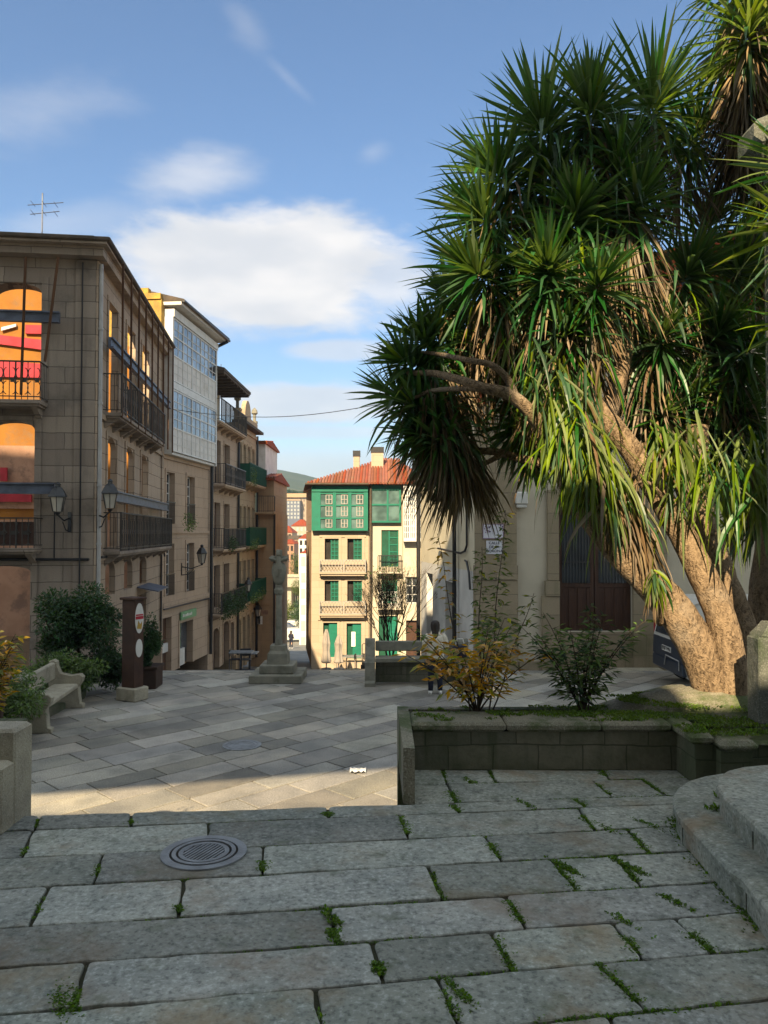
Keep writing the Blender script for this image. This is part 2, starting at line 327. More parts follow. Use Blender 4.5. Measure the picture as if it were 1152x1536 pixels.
# ------------------------------------------------------------------ pixel measuring (turns a point of the photograph into a point of the world)
def ray(px, py):
    u = (px - 576) / F; v = (768 - py) / F
    return Vector((u, math.cos(P) - v * math.sin(P), math.sin(P) + v * math.cos(P)))
def at(px, py, Y):
    d = ray(px, py); return d * (Y / d.y)
def onz(px, py, z):
    d = ray(px, py); return d * (z / d.z)
class Face:
    """a facade: local x runs left to right seen from outside, -y is outside, z counts from the eye level"""
    def __init__(s, name, label, cat, O, a, base, make=True, root=None):
        s.O = Vector((O[0], O[1])); s.a = Vector(a).normalized(); s.base = base
        s.rz = math.atan2(s.a.y, s.a.x)
        s.root = root or thing(name, label, cat, (O[0], O[1], base), s.rz)
        if root:       # second face of a thing: relative placement
            pass
        s.W = Matrix.Translation((O[0], O[1], 0)) @ Matrix.Rotation(s.rz, 4, 'Z')
        ri = (Matrix.Translation(s.root.location) @ Matrix.Rotation(s.root.rotation_euler.z, 4, 'Z')).inverted()
        s.M = ri @ s.W
    def mb(s): return MB(s.M)
    def px(s, px, py, off=0.0):
        d = ray(px, py); nx, ny = s.a.y, -s.a.x     # outward
        O = s.O + Vector((nx, ny)) * off
        det = d.x * (-s.a.y) + d.y * s.a.x
        tt = (O.x * (-s.a.y) + O.y * s.a.x) / det
        p = d * tt; return ((Vector((p.x, p.y)) - O).dot(s.a), p.z)
    def op(s, x0, y0, x1, y1, arch=0.0):
        a = s.px(x0, (y0 + y1) / 2)[0]; b = s.px(x1, (y0 + y1) / 2)[0]; xm = (x0 + x1) / 2
        zt = s.px(xm, y0)[1]; zb = s.px(xm, y1)[1]
        return (a, b, zb, zt, arch)
def wallmesh(mb, L0, L1, z0, z1, th, ops):
    xs = sorted({L0, L1, *[o[0] for o in ops], *[o[1] for o in ops]}); zs = sorted({z0, z1, *[o[2] for o in ops], *[o[3] for o in ops]})
    xs = [x for x in xs if L0 - 1e-6 <= x <= L1 + 1e-6]; zs = [z for z in zs if z0 - 1e-6 <= z <= z1 + 1e-6]
    def solid(i, j):
        if i < 0 or j < 0 or i >= len(xs) - 1 or j >= len(zs) - 1: return False
        cx = (xs[i] + xs[i + 1]) / 2; cz = (zs[j] + zs[j + 1]) / 2
        return not any(o[0] < cx < o[1] and o[2] < cz < o[3] for o in ops)
    for i in range(len(xs) - 1):
        for j in range(len(zs) - 1):
            if not solid(i, j): continue
            a, b, c, d = xs[i], xs[i + 1], zs[j], zs[j + 1]
            mb.quad((a, 0, c), (b, 0, c), (b, 0, d), (a, 0, d)); mb.quad((b, th, c), (a, th, c), (a, th, d), (b, th, d))
            if not solid(i - 1, j): mb.quad((a, 0, d), (a, th, d), (a, th, c), (a, 0, c))
            if not solid(i + 1, j): mb.quad((b, 0, c), (b, th, c), (b, th, d), (b, 0, d))
            if not solid(i, j - 1): mb.quad((a, 0, c), (a, th, c), (b, th, c), (b, 0, c))
            if not solid(i, j + 1): mb.quad((a, 0, d), (b, 0, d), (b, th, d), (a, th, d))
    for o in ops:
        if len(o) > 4 and o[4] > 0:
            w_ = (o[1] - o[0]); xm = (o[0] + o[1]) / 2; h = o[4]; n = 6
            for sgn in (-1, 1):
                arc = [(xm + sgn * w_ / 2 * math.sin(k / n * math.pi / 2), o[3] - h * (1 - math.cos(k / n * math.pi / 2))) for k in range(n + 1)]
                for k in range(n):
                    (xa, za), (xb, zb) = arc[k], arc[k + 1]
                    mb.prism([(xa, za), (xb, zb), (xb, o[3] + .0), (xa, o[3] + .0)], .003, th - .003, 'y')
def surround(mb, o, w_=.12, pr=.04, sill=True):
    a, b, c, d = o[:4]
    mb.box(a - w_, a - .004, -pr, -.001, c, d + w_); mb.box(b + .004, b + w_, -pr, -.001, c, d + w_); mb.box(a - .003, b + .003, -pr, -.001, d + .004, d + w_)
    if sill: mb.box(a - w_ - .05, b + w_ + .05, -pr - .06, -.001, c - .12, c - .004)
def window(fc, o, rec=.18, fr='white', pane='glass', cols=2, rows=4, fw=.055, label=None, name='window', back=None):
    a, b, c, d = o[0] + .004, o[1] - .004, o[2] + .004, o[3] - .004
    m = fc.mb(); y0, y1 = rec, rec + .05
    m.box(a, a + fw, y0, y1, c, d); m.box(b - fw, b, y0, y1, c, d); m.box(a + fw, b - fw, y0, y1, c, c + fw); m.box(a + fw, b - fw, y0, y1, d - fw, d)
    t2 = fw * .5
    for k in range(1, cols):
        x = a + (b - a) * k / cols; m.box(x - t2, x + t2, y0 + .004, y1 - .004, c + fw, d - fw)
    for k in range(1, rows):
        z = c + (d - c) * k / rows; m.box(a + fw, b - fw, y0 + .01, y1 - .01, z - t2 * .8, z + t2 * .8)
    f = m.build(name, fr, fc.root)
    if label: f['label'] = label
    m = fc.mb(); m.box(a + .02, b - .02, y0 + .02, y0 + .032, c + .02, d - .02); m.build('pane', pane, f)
    return f
def balcony(fc, x0, x1, z, dep=.6, h=1.0, slab='b1s', rail='black', bars=None, thick=.10, style='bars', corb=True):
    m = fc.mb(); m.box(x0, x1, -dep, -.002, z - thick, z, .015); m.box(x0 + .05, x1 - .05, -dep + .06, -.002, z - thick - .05, z - thick - .001)
    if corb:
        n = max(2, int((x1 - x0) / 1.2) + 1)
        for k in range(n):
            x = x0 + .2 + (x1 - x0 - .4) * k / (n - 1)
            m.prism([(-.002, z - thick - .051), (-dep * .8, z - thick - .051), (-.002, z - thick - .30)], x - .07, x + .07, 'x')
    s = m.build('balcony', slab, fc.root)
    m = fc.mb(); e = .02
    if style == 'panel':
        m.box(x0, x1, -dep - .03, -dep, z + .02, z + h); m.box(x0 - .03, x0 - .001, -dep, -.01, z + .02, z + h); m.box(x1 + .001, x1 + .03, -dep, -.01, z + .02, z + h)
        n = int((x1 - x0) / .14)
        for k in range(n + 1):
            x = x0 + (x1 - x0) * k / n; m.box(x - .015, x + .015, -dep - .045, -dep - .031, z + .02, z + h)
        m.box(x0 - .03, x1 + .03, -dep - .05, -dep + .02, z + h + .001, z + h + .05)
    else:
        m.box(x0, x1, -dep - .025, -dep + .02, z + h - .035, z + h); m.box(x0, x1, -dep - .01, -dep + .015, z + .06, z + .085)
        for xx in (x0 + .012, x1 - .012):
            m.box(xx - .015, xx + .015, -dep + .021, -.004, z + h - .03, z + h - .004); m.box(xx - .012, xx + .012, -dep + .02, -.004, z + .06, z + .08)
            for k in range(1, 5): yy = -dep * k / 5; m.tube([(xx, yy, z + .081), (xx, yy, z + h - .031)], .009, 4)
        sp = .12 if style == 'bars' else .14; n = int((x1 - x0) / sp)
        for k in range(n + 1):
            x = x0 + (x1 - x0) * k / n
            m.tube([(x, -dep, z), (x, -dep, z + h - .036)], .010 if k % 8 else .02, 4, cap=False)
            if style == 'scroll' and k < n:
                xm = x + sp * .5
                for zc, rr in ((z + h * .3, .16), (z + h * .68, .13)):
                    m.tube([(xm + (1 if (k % 2) else -1) * rr * .5 * math.sin(q / 6 * math.pi), -dep + .012, zc + rr * math.cos(q / 6 * math.pi)) for q in range(7)], .011, 4, cap=False)
                if k % 2: m.box(x + .02, x + sp - .02, -dep + .002, -dep + .008, z + h * .44, z + h * .56)
    m.build('railing', rail, s); return s
# ================================================================== GROUND
ZP, ZQ = -1.75, -3.30            # upper terrace, lower square
def street_z(Y): 
    if Y < 18.7: return ZQ
    if Y < 46: return ZQ - (Y - 18.7) / 27.3 * 4.6
    if Y < 84: return -7.9 - (Y - 46) / 38 * 4.1
    return -12.0
def terrain_z(X, Y):
    z = street_z(Y) - .12
    if Y > 190:
        k = min(1, (Y - 190) / 900); z += 98 * k * k * (3 - 2 * k) * (.75 - .27 * math.tanh((X * 1100 / max(Y, 300) + 60) / 80)) + (mnoise.noise(Vector((X / 60, Y / 60, 0))) * 5) * k
    return z
ys = [-80, -40, -6, 4.6] + [5 + i * 3 for i in range(30)] + [100 + i * 10 for i in range(20)] + [300 + i * 25 for i in range(45)] + [1500, 1900, 2600]
xs = [-1800, -1200, -800, -500, -350, -260, -200, -160, -130, -100, -75, -50, -30, -18, -10, 0, 10, 18, 30, 50, 80, 120, 160, 220, 300, 500, 900, 1500]
m = MB(); idx = [[m.p((x, y, terrain_z(x, y) if y > 4.5 else ZQ - .15)) for x in xs] for y in ys]
for j in range(len(ys) - 1):
    for i in range(len(xs) - 1): m.face((idx[j][i], idx[j][i + 1], idx[j + 1][i + 1], idx[j + 1][i]))
    if ys[j] == 190: jm = j
o = m.build('ground', ['ground', 'hill'], smooth=True); o['kind'] = 'structure'
for p_ in o.data.polygons:
    if p_.center.y > 230: p_.material_index = 1
# street running down between the houses
m = MB(); pr = None
for k in range(24):
    Y = 18.7 + k * 3; z = street_z(Y) - .004 * (1 if k else 2); cur = [m.p((x, Y, z)) for x in (-12, -6, 0, 9)]
    if pr:
        for i in range(3): m.face((pr[i], pr[i + 1], cur[i + 1], cur[i]))
    pr = cur
m.build('street', 'street')['kind'] = 'structure'
def inset(poly, d):
    n = len(poly); out = []
    for i in range(n):
        p0, p1, p2 = Vector(poly[i - 1]), Vector(poly[i]), Vector(poly[(i + 1) % n])
        e1 = (p1 - p0); e2 = (p2 - p1)
        if e1.length < 1e-6 or e2.length < 1e-6: out.append(tuple(p1)); continue
        e1.normalize(); e2.normalize()
        n1_ = Vector((-e1.y, e1.x)); n2_ = Vector((-e2.y, e2.x)); b = n1_ + n2_
        if b.length < .2: b = n1_
        b.normalize(); c = max(.45, b.dot(n1_)); out.append(tuple(p1 + b * d / c))
    return out
def clip(poly, fn_list):
    for (a, b, c) in fn_list:            # keep a*x+b*y<=c
        out = []
        for i in range(len(poly)):
            p, q = poly[i], poly[(i + 1) % len(poly)]; fp = a * p[0] + b * p[1] - c; fq = a * q[0] + b * q[1] - c
            if fp <= 0: out.append(p)
            if (fp < 0) != (fq < 0) and abs(fp - fq) > 1e-9:
                tt = fp / (fp - fq); out.append((p[0] + (q[0] - p[0]) * tt, p[1] + (q[1] - p[1]) * tt))
        poly = out
        if len(poly) < 3: return None
    return poly
def area(poly): return sum(poly[i - 1][0] * poly[i][1] - poly[i][0] * poly[i - 1][1] for i in range(len(poly))) / 2
def slab(mb, poly, z, gap, rnd=True, bev=.008, seg=.09, jit=.006, tilt=.004):
    if area(poly) < 0: poly = poly[::-1]
    if area(poly) < .01: return
    q = inset(poly, gap / 2)
    if area(q) < .006: return
    if rnd:
        r = []
        for i in range(len(q)):
            a, b = Vector(q[i]), Vector(q[(i + 1) % len(q)]); L = (b - a).length; n = max(1, int(L / seg))
            for k in range(n):
                p_ = a + (b - a) * (k / n)
                if k: p_ += Vector((b - a)).normalized().orthogonal() * random.gauss(0, jit)
                else: # rounded corner
                    d0 = (Vector(q[i - 1]) - a).normalized(); d1 = (b - a).normalized(); rr = min(random.uniform(.010, .024), L * .2)
                    r.append(tuple(a + d0 * rr)); r.append(tuple(a + (d0 + d1) * rr * .3)); p_ = a + d1 * rr
                r.append(tuple(p_))
        q = r
    c = Vector((sum(p_[0] for p_ in q) / len(q), sum(p_[1] for p_ in q) / len(q))); tx, ty = random.gauss(0, tilt), random.gauss(0, tilt); dz = random.gauss(0, tilt * .4)
    hz = lambda p_: z + dz + (p_[0] - c.x) * tx + (p_[1] - c.y) * ty
    low = [mb.p((x, y, z - .05)) for x, y in q]; mid = [mb.p((x, y, hz((x, y)) - bev)) for x, y in q]
    i1 = [((c.x + (x - c.x) * (1 - bev * .5 / max(.1, (Vector((x, y)) - c).length))), (c.y + (y - c.y) * (1 - bev * .5 / max(.1, (Vector((x, y)) - c).length)))) for x, y in q]
    i2 = [((c.x + (x - c.x) * (1 - bev * 1.8 / max(.1, (Vector((x, y)) - c).length))), (c.y + (y - c.y) * (1 - bev * 1.8 / max(.1, (Vector((x, y)) - c).length)))) for x, y in q]
    t1 = [mb.p((x, y, hz((x, y)) - bev * .3)) for x, y in i1]; top = [mb.p((x, y, hz((x, y)))) for x, y in i2]
    n = len(q)
    for A, B in ((low, mid), (mid, t1), (t1, top)):
        for i in range(n): j = (i + 1) % n; mb.face((A[i], A[j], B[j], B[i]))
    mb.face(tuple(top))
# --- upper terrace of long granite slabs
random.seed(21)
AR = R(5.2)                                        # rows run slightly turned against the view
rows = [5.94, 5.50, 5.13, 4.93, 4.54, 4.17, 3.77, 3.44, 3.12, 2.78, 2.44, 2.1, 1.7, 1.3]
RA = [5.2, 5.2, 5.2, 6.3, 6.9, 7.3, 7.8, 8.3, 8.8, 9.2, 9.5, 9.7, 9.9, 10.0]
def rowpt(x, i): return (x, rows[i] + math.tan(R(RA[i])) * x)
JT = [[(660, 670), (730, 745), (893, 915)], [(671, 684), (888, 920), (962, 1000)], [(60, 52), (197, 196), (492, 494), (676, 690), (860, 880)], [(50, 33), (312, 313), (600, 613), (868, 893)], [(155, 140), (395, 394), (726, 753), (940, 975)],
      [(75, 45), (275, 267), (641, 666), (826, 868), (921, 963)], [(-60, -95), (492, 507), (758, 791), (1085, 1140)], [(132, 110), (557, 575), (736, 771), (918, 966), (1011, 1071)], [(-180, -220), (472, 487), (656, 693), (896, 971)],
      [(40, 10), (320, 318), (600, 620), (911, 966)], [(200, 190), (560, 570), (900, 950)], [(60, 40), (450, 450), (800, 830)], [(300, 300), (700, 720)]]
def onrow(px_, i):
    k = (px_ - 576) / F; t_ = math.tan(R(RA[i])); return rowpt(k * (rows[i] - .047) / (1 - k * t_), i)
m = MB(); JOINTS = []
for i in range(len(rows) - 1):
    js = [(onrow(a, i), onrow(b, i + 1)) for a, b in JT[i]]
    if i < 2: js = [(rowpt(.19, i), rowpt(.19, i + 1))] + js
    else:
        x = js[0][0][0]
        while x > -4.4: x -= random.uniform(.8, 1.3); js.insert(0, (rowpt(x + .03, i), rowpt(x, i + 1)))
    x = js[-1][0][0]
    while x < 4.6: x += random.uniform(.8, 1.3); js.append((rowpt(x - .05, i), rowpt(x, i + 1)))
    for (C0, B0), (C1_, B1_) in zip(js, js[1:]):
        slab(m, [B0, B1_, C1_, C0], ZP, .012 if random.random() < .7 else .02, jit=.004)
        JOINTS.append((B1_, C1_, i))
slabs_o = m.build('terrace_paving', 'flag'); slabs_o['kind'] = 'structure'
m = MB(); zj = ZP - .018
m.quad((-4.5, -8, zj), (4.8, -8, zj), (4.8, 4.95, zj), (4.8, 5.13 + .4, zj)); 
m = MB(); yL = 5.12 - math.tan(AR) * 4.2
bot = ZQ - .1
for poly in ([(-40, -12), (40, -12), (40, 4.66), (-40, 4.66)],):
    m.prism(poly, ZQ - .2, zj - .06)
m.prism([(-4.4, 1), (4.6, 1), (4.6, 5.12 + math.tan(AR) * 4.6), (-4.4, yL - .02)], ZQ - .2, zj)
m.prism([(.2, 5.0), (6, 5.0), (6, 6.3), (.2, 6.3)], ZQ - .2, zj - .001)
m.build('terrace_bed', 'soil')['kind'] = 'structure'
# --- flight of steps going down to the square
m = MB()
for k in range(8):
    y0 = 4.86 + k * .34; z = ZP - .02 - (k + 1) * .17
    x = -2.3
    while x < .12:
        L = min(random.uniform(.8, 1.3), .14 - x); m.box(x + .004, x + L - .004, y0 - .1, y0 + .34, z - .2, z, .012); x += L
m.build('stone_steps', 'flag')['kind'] = 'structure'
# --- lower square, granite slabs laid diagonally
random.seed(5)
m = MB(); c45 = math.cos(R(45))
lim = [(-1, 0, 13), (1, 0, 13), (0, -1, -7.2), (0, 1, 18.72)]
v = -14.0
while v < 24:
    wd = random.choice((.42, .5, .56, .48)); u = -16 + random.uniform(0, 1)
    while u < 26:
        L = random.choice((.6, .8, .95, 1.1, 1.3)); q = [(u, v), (u + L, v), (u + L, v + wd), (u, v + wd)]
        pts = [((a - b) * c45 + 0, (a + b) * c45 + 2) for a, b in q]
        cy = sum(p_[1] for p_ in pts) / 4; cx = sum(p_[0] for p_ in pts) / 4
        if 6 < cy < 20 and abs(cx) < 14:
            pc = clip(pts, lim)
            if pc: slab(m, pc, ZQ, .020, rnd=False, bev=.008, tilt=.0025)
        u += L
    v += wd
m.build('square_paving', 'plaza')['kind'] = 'structure'
m = MB(); m.box(-13, 13, 5.0, 18.74, ZQ - .3, ZQ - .016); m.build('square_bed', 'soil')['kind'] = 'structure'
# edge kerb where the square drops to the street
m = MB(); x = -13
while x < 13:
    L = random.uniform(.9, 1.5); m.box(x, x + L - .008, 18.76, 19.06, ZQ - .4, ZQ - .002, .012); x += L
m.build('kerb', 'plaza')['kind'] = 'structure'
# ------------------------------------------------------------------ moss and weeds in the joints
random.seed(11)
def tuft(mb, x, y, z, n, r, h):
    for _ in range(n):
        a = random.uniform(0, 6.28); rr = r * math.sqrt(random.random()); px_, py_ = x + rr * math.cos(a), y + rr * math.sin(a)
        d = random.uniform(0, 6.28); L = h * random.uniform(.5, 1.2); wv = L * random.uniform(.18, .4); lean = random.uniform(.2, 1.1) * L
        ex, ey = math.cos(d) * lean, math.sin(d) * lean; sx, sy = -math.sin(d) * wv, math.cos(d) * wv
        mb.quad((px_ - sx * .3, py_ - sy * .3, z), (px_ + ex * .5 - sx, py_ + ey * .5 - sy, z + L * .6), (px_ + ex, py_ + ey, z + L * .8), (px_ + ex * .5 + sx, py_ + ey * .5 + sy, z + L * .62))
m = MB()
for (B, C_, i) in JOINTS:
    if i < 2 and B[0] < .25: continue
    heavy = B[0] > .1
    k0 = random.random() * .25; k1 = k0 + (random.uniform(.5, .8) if heavy else random.uniform(.15, .6)); dens = random.choice((.8, 1.3, 1.9)) if heavy else random.choice((.3, .6, 1.2))
    for k in range(int(46 * dens)):
        tt = random.uniform(k0, min(1, k1)); tuft(m, B[0] + (C_[0] - B[0]) * tt + random.gauss(0, .008 + .006 * dens), B[1] + (C_[1] - B[1]) * tt, ZP - .010, 6, .010 + .004 * dens, .017)
for i, d in enumerate(rows[:-1]):
    for _ in range(9):
        x0 = random.uniform(-3.5, 3.6)
        if i < 3 and x0 < .25: continue
        ln = random.uniform(.1, .7); dens = 1.9 if x0 > .2 else .8
        for k in range(int(ln * 75 * dens)):
            x = x0 + random.random() * ln; tuft(m, x, d + math.tan(R(RA[i])) * x + random.gauss(0, .006 * dens), ZP - .014, 5, .012, .014 * (1.2 if x > 0 else .8))
m.build('joint_weeds', 'moss')['kind'] = 'stuff'
# ------------------------------------------------------------------ curved church steps at the right
def poly_on(pts, z): return [tuple(onz(a, b, z))[:2] for a, b in pts]
st = thing('church_steps', 'worn curved granite steps bulging in from the right edge of the terrace', 'steps', (2.7, 3.9, ZP))
def stone(name, poly, z0, z1, mat='flag'):
    mb = MB(Matrix.Translation((-2.7, -3.9, -ZP)))
    if area(poly) < 0: poly = poly[::-1]
    c = Vector((sum(p_[0] for p_ in poly) / len(poly), sum(p_[1] for p_ in poly) / len(poly)))
    rings = []
    for z, e in ((z0, .0), (z1 - .055, .0), (z1 - .05, -.018), (z1 - .015, -.018), (z1 - .004, -.008), (z1, .012)):
        rings.append([mb.p((x, y, z)) for x, y in (inset(poly, e) if e else poly)])
    mb.loft(rings); return mb.build(name, mat, st)
s1 = [(1085, 1160), (1060, 1164), (1036, 1171), (1021, 1181), (1014, 1193), (1014, 1206), (1023, 1222)]
z1 = ZP + .16; z2 = ZP + .32
A1 = poly_on(s1 + [(1092, 1224), (1700, 1224), (1700, 1150)], z1); stone('step_stone', A1, ZP, z1)
B1_ = poly_on([(1024.5, 1223.5), (1060, 1262), (1095, 1300), (1118, 1315), (1750, 1315), (1750, 1225.5), (1092, 1225.5)], z1); stone('step_stone', B1_, ZP, z1)
C1_ = poly_on([(1120, 1317), (1140, 1342), (1190, 1400), (1900, 1400), (1760, 1317)], z1); stone('step_stone', C1_, ZP, z1 + .001)
s2 = [(1700, 1128), (1300, 1140), (1150, 1147), (1118, 1150), (1094, 1156), (1081, 1165), (1079, 1177), (1092, 1195), (1128, 1226), (1700, 1226)]
stone('step_stone', poly_on(s2, z2), z1 - .01, z2)
stone('step_stone', poly_on([(1130, 1227.5), (1150, 1248), (1200, 1290), (1800, 1290), (1720, 1227.5)], z2), z1 - .01, z2)
m = MB(); random.seed(3)
edge = [onz(a, b, ZP) for a, b in [(1014, 1225), (1022, 1250), (1050, 1285), (1085, 1325), (1110, 1350), (1130, 1370), (1150, 1395)]]
for k in range(len(edge) - 1):
    for _ in range(130):
        tt = random.random(); p_ = edge[k].lerp(edge[k + 1], tt); s_ = abs(random.gauss(0, .035)); tuft(m, p_.x - s_ + .02, p_.y - s_ * .3, ZP - .008, 3, .02, .022)
for (a, b) in [(1079, 1195), (1086, 1190), (1092, 1216), (1075, 1215)]:
    p_ = onz(a, b, z1)
    for _ in range(8): tuft(m, p_.x + random.gauss(0, .02), p_.y + random.gauss(0, .015), z1, 4, .02, .03)
for (a, b, s_) in [(850, 1302, 34), (943, 1300, 34), (705, 1172, 12), (790, 1207, 12), (905, 1240, 12), (970, 1236, 14), (90, 1503, 30), (110, 1500, 20), (1010, 1352, 12), (500, 1378, 14), (690, 1490, 16), (940, 1385, 8)]:
    p_ = onz(a, b, ZP)
    for _ in range(s_ * 3): q_ = random.gauss(0, .05); tuft(m, p_.x + q_ * .5 + random.gauss(0, .012), p_.y - q_, ZP - .008, 5, .014, .019)
m.build('weeds', 'moss')['kind'] = 'stuff'
# ------------------------------------------------------------------ planter walls
pw = thing('planter_wall', 'long low mossy stone planter wall under the spiky tree', 'planter', (1.3, 5.85, ZP))
T = Matrix.Translation((-1.3, -5.85, -ZP)); zt = -1.395
m = MB(T); m.box(.2, 2.16, 5.86, 6.2, ZP - .02, zt - .07); m.box(2.16, 2.3, 5.5, 6.2, ZP - .02, zt - .071); m.box(2.302, 2.52, 5.42, 6.1, ZP - .02, zt - .095); m.box(2.52, 5.2, 5.55, 6.1, ZP - .02, zt - .094); m.build('wall', 'mossy', pw)
m = MB(T)
for (a, b, c, d) in ((.2, .9, 5.83, 6.22), (.905, 1.6, 5.83, 6.22), (1.605, 2.12, 5.83, 6.22), (2.125, 2.285, 5.48, 6.22)): m.box(a, b, c, d, zt - .069, zt, .02)
m.box(2.29, 2.55, 5.38, 5.7, zt - .094, zt - .02, .03); m.box(2.555, 5.2, 5.5, 5.72, zt - .093, zt - .05, .02); m.build('coping', 'coping', pw)
m = MB(T); m.prism([(.125, 5.17), (.2, 5.15), (.198, 6.22), (.11, 6.22)], ZP - .01, zt - .002); m.box(.11, .2, 6.23, 6.62, ZQ, zt - .05); m.box(.2, 2.1, 6.5, 6.6, ZQ, zt - .05); m.build('end_slab', 'coping', pw)
m = MB(T); m.prism([(.2, 6.2), (5.4, 6.1), (5.4, 7.5), (2.35, 7.3), (2.1, 6.5), (.2, 6.5)], ZQ, zt - .06); m.build('soil', 'soil', pw)
# earth mound with moss round the tree
m = MB(T); n = 18; mnd = (2.95, 6.45)
rings = []
for r_, h in ((1.0, -.09), (.8, .02), (.55, .09), (.3, .13), (.02, .14)):
    rings.append([m.p((mnd[0] + math.cos(k / n * 6.283) * r_ * 1.25, mnd[1] + math.sin(k / n * 6.283) * r_ * .62 + .1, zt + h + (mnoise.noise(Vector((k * .7, r_ * 3, 1))) * .03 if r_ > .1 else 0))) for k in range(n)])
m.loft(rings, True); m.build('mound', 'coping', pw, smooth=True)
random.seed(8)
m = MB(T)
for _ in range(9000):
    x = random.uniform(.25, 3.1); y = random.uniform(5.88, 6.6) if x < 2.1 else random.uniform(5.52, 6.7)
    dens = .3 + .7 * max(0, min(1, (x - 1.3) / .8)); 
    if mnoise.noise(Vector((x * 4, y * 4, 0))) + dens * .8 < .25 + random.random() * .5: continue
    zz = zt - .004 if y < 6.2 else zt + .0 - .05
    if (x - mnd[0]) ** 2 / 1.5 + (y - mnd[1] - .1) ** 2 / .38 < .8: zz = zt + .04
    if x > 2.29 and y < 5.7: zz = zt - .02
    tuft(m, x, y, zz, 3, .02, .024)
m.build('moss', 'grass', pw)['kind'] = 'stuff'
# left planter
lp = thing('planter_wall', 'stone planter wall end at the left edge of the terrace, yellow shrub in it', 'planter', (-2.5, 4.9, ZP))
T2 = Matrix.Translation((2.5, -4.9, -ZP))
m = MB(T2); m.box(-2.62, -2.225, 4.62, 4.78, ZP - .02, -1.36, .02); m.box(-2.62, -2.225, 4.782, 5.02, ZQ, -1.185, .02); m.build('end_post', 'pale_granite', lp)
m = MB(T2); m.box(-6.5, -2.625, 4.9, 5.0, ZQ, -1.22); m.box(-6.5, -2.70, 5.9, 6.0, ZQ, -1.4); m.box(-2.80, -2.70, 5.03, 5.899, ZQ, -1.4); m.box(-6.5, -2.625, 4.63, 4.76, ZP - .02, -1.5); m.build('wall', 'mossy', lp)
m = MB(T2); m.box(-6.5, -2.801, 5.001, 5.899, ZQ, -1.45); m.build('soil', 'soil', lp)
# ------------------------------------------------------------------ drains, litter
dr = thing('drain_cover', 'round cast iron drain grate with concentric rings set in the terrace slabs', 'drain cover', tuple(onz(306, 1280, ZP)))
def ringm(mb, r0, r1, z0, z1, n=40):
    A = [[mb.p((math.cos(k / n * 6.2832) * r, math.sin(k / n * 6.2832) * r, z)) for k in range(n)] for r, z in ((r0, z0), (r0, z1), (r1, z1), (r1, z0))]
    for a, b in zip(A, A[1:] + A[:1]):
        for k in range(n): j = (k + 1) % n; mb.face((a[k], a[j], b[j], b[k]))
m = MB(); ringm(m, .185, .232, -.02, .010); ringm(m, .150, .172, -.02, .012); ringm(m, .112, .136, -.02, .010); m.build('frame', 'iron', dr)
m = MB()
for k in range(-5, 6):
    x = k * .0215; h = math.sqrt(max(0, .112 ** 2 - x * x)) + .002; 
    m.box(x - .0055, x + .0055, -h, h, .0052, .009)
b_ = m.build('grate', 'iron', dr); b_.rotation_euler.z = R(-24)
m = MB(); m.lathe([(.001, .0), (.186, .0), (.186, .0048), (.001, .0048)], 32); m.build('drain_hole', 'dark', dr)
mh = thing('manhole_cover', 'round iron manhole cover lying in the shaded slabs of the square', 'manhole cover', tuple(onz(363, 1118, ZQ)))
m = MB(); ringm(m, .25, .30, -.02, .010); ringm(m, .13, .16, -.02, .008); m.lathe([(.001, -.02), (.29, -.02), (.29, .005), (.001, .005)], 36); m.build('frame', 'iron', mh)
m = MB(); ringm(m, .19, .235, .0, .011); m.build('lid', 'iron', mh)
p_ = onz(537, 1158, ZQ); m = MB(Matrix.Translation(p_)); random.seed(2)
rr = [[m.p((-.11 + .22 * i / 7, .09 * (j - 1) + random.uniform(-.02, .02), .012 + .03 * abs(math.sin(i * 1.3 + j)) + (0.02 if j == 1 else 0))) for i in range(8)] for j in range(3)]
for a, b in zip(rr, rr[1:]):
    for i in range(7): m.face((a[i], a[i + 1], b[i + 1], b[i]))
tag(m.build('paper_scrap', 'paper'), 'crumpled white paper lying at the edge of the sunlit band', 'litter')
m = MB(); a, b = onz(893, 1152, ZP), onz(1003, 1148, ZP)
m.tube([a + Vector((0, 0, .012)), a.lerp(b, .3) + Vector((0, .02, .02)), a.lerp(b, .7) + Vector((0, .01, .018)), b + Vector((0, 0, .012))], [.006, .008, .007, .003], 6)
m.tube([a.lerp(b, .02) + Vector((0, 0, .015)), a.lerp(b, .12) + Vector((0, .05, .02))], [.005, .002], 5)
tag(m.build('fallen_twig', 'pale_granite'), 'thin pale twig lying at the foot of the planter wall', 'twig')
# ================================================================== ADDED UNSEEN WALL BEHIND THE VIEWER (shades the terrace, slots shape sun patches)
CX0 = -24.0
fc = Face('church', 'added unseen wall behind the terrace, slotted to shape the sun patches', 'church', (CX0, -5), (1, 0), ZP)
m = fc.mb(); X = lambda x: x - CX0
ops = [(X(-9), X(-2.3), 18.8, 26.3, 0), (X(-7.9), X(-2.1), 6.3, 8.6, 0), (X(-.95), X(-.1), 7.9, 10.9, 0), (X(-.1), X(.4), 6.7, 10.9, 0), (X(.4), X(1.2), 6.0, 10.9, 0), (X(-1.6), X(-1.02), 9.4, 12.4, .2), (X(.4), X(1.7), 12.0, 13.6, .3)]  # slots placed where sun should reach the square, trunk and crown
wallmesh(m, 0, X(12), ZP, 26.3, .8, ops)
m.prism([(X(-7.9), 7.22), (X(-2.1), 8.27), (X(-2.1), 8.6), (X(-7.9), 8.6)], .004, .796, 'y')
m.build('wall', 'church_stone', fc.root)
m = fc.mb(); m.box(0, X(-9), -6, -.01, 25.6, 26.28); m.build('roof', 'roofd', fc.root)
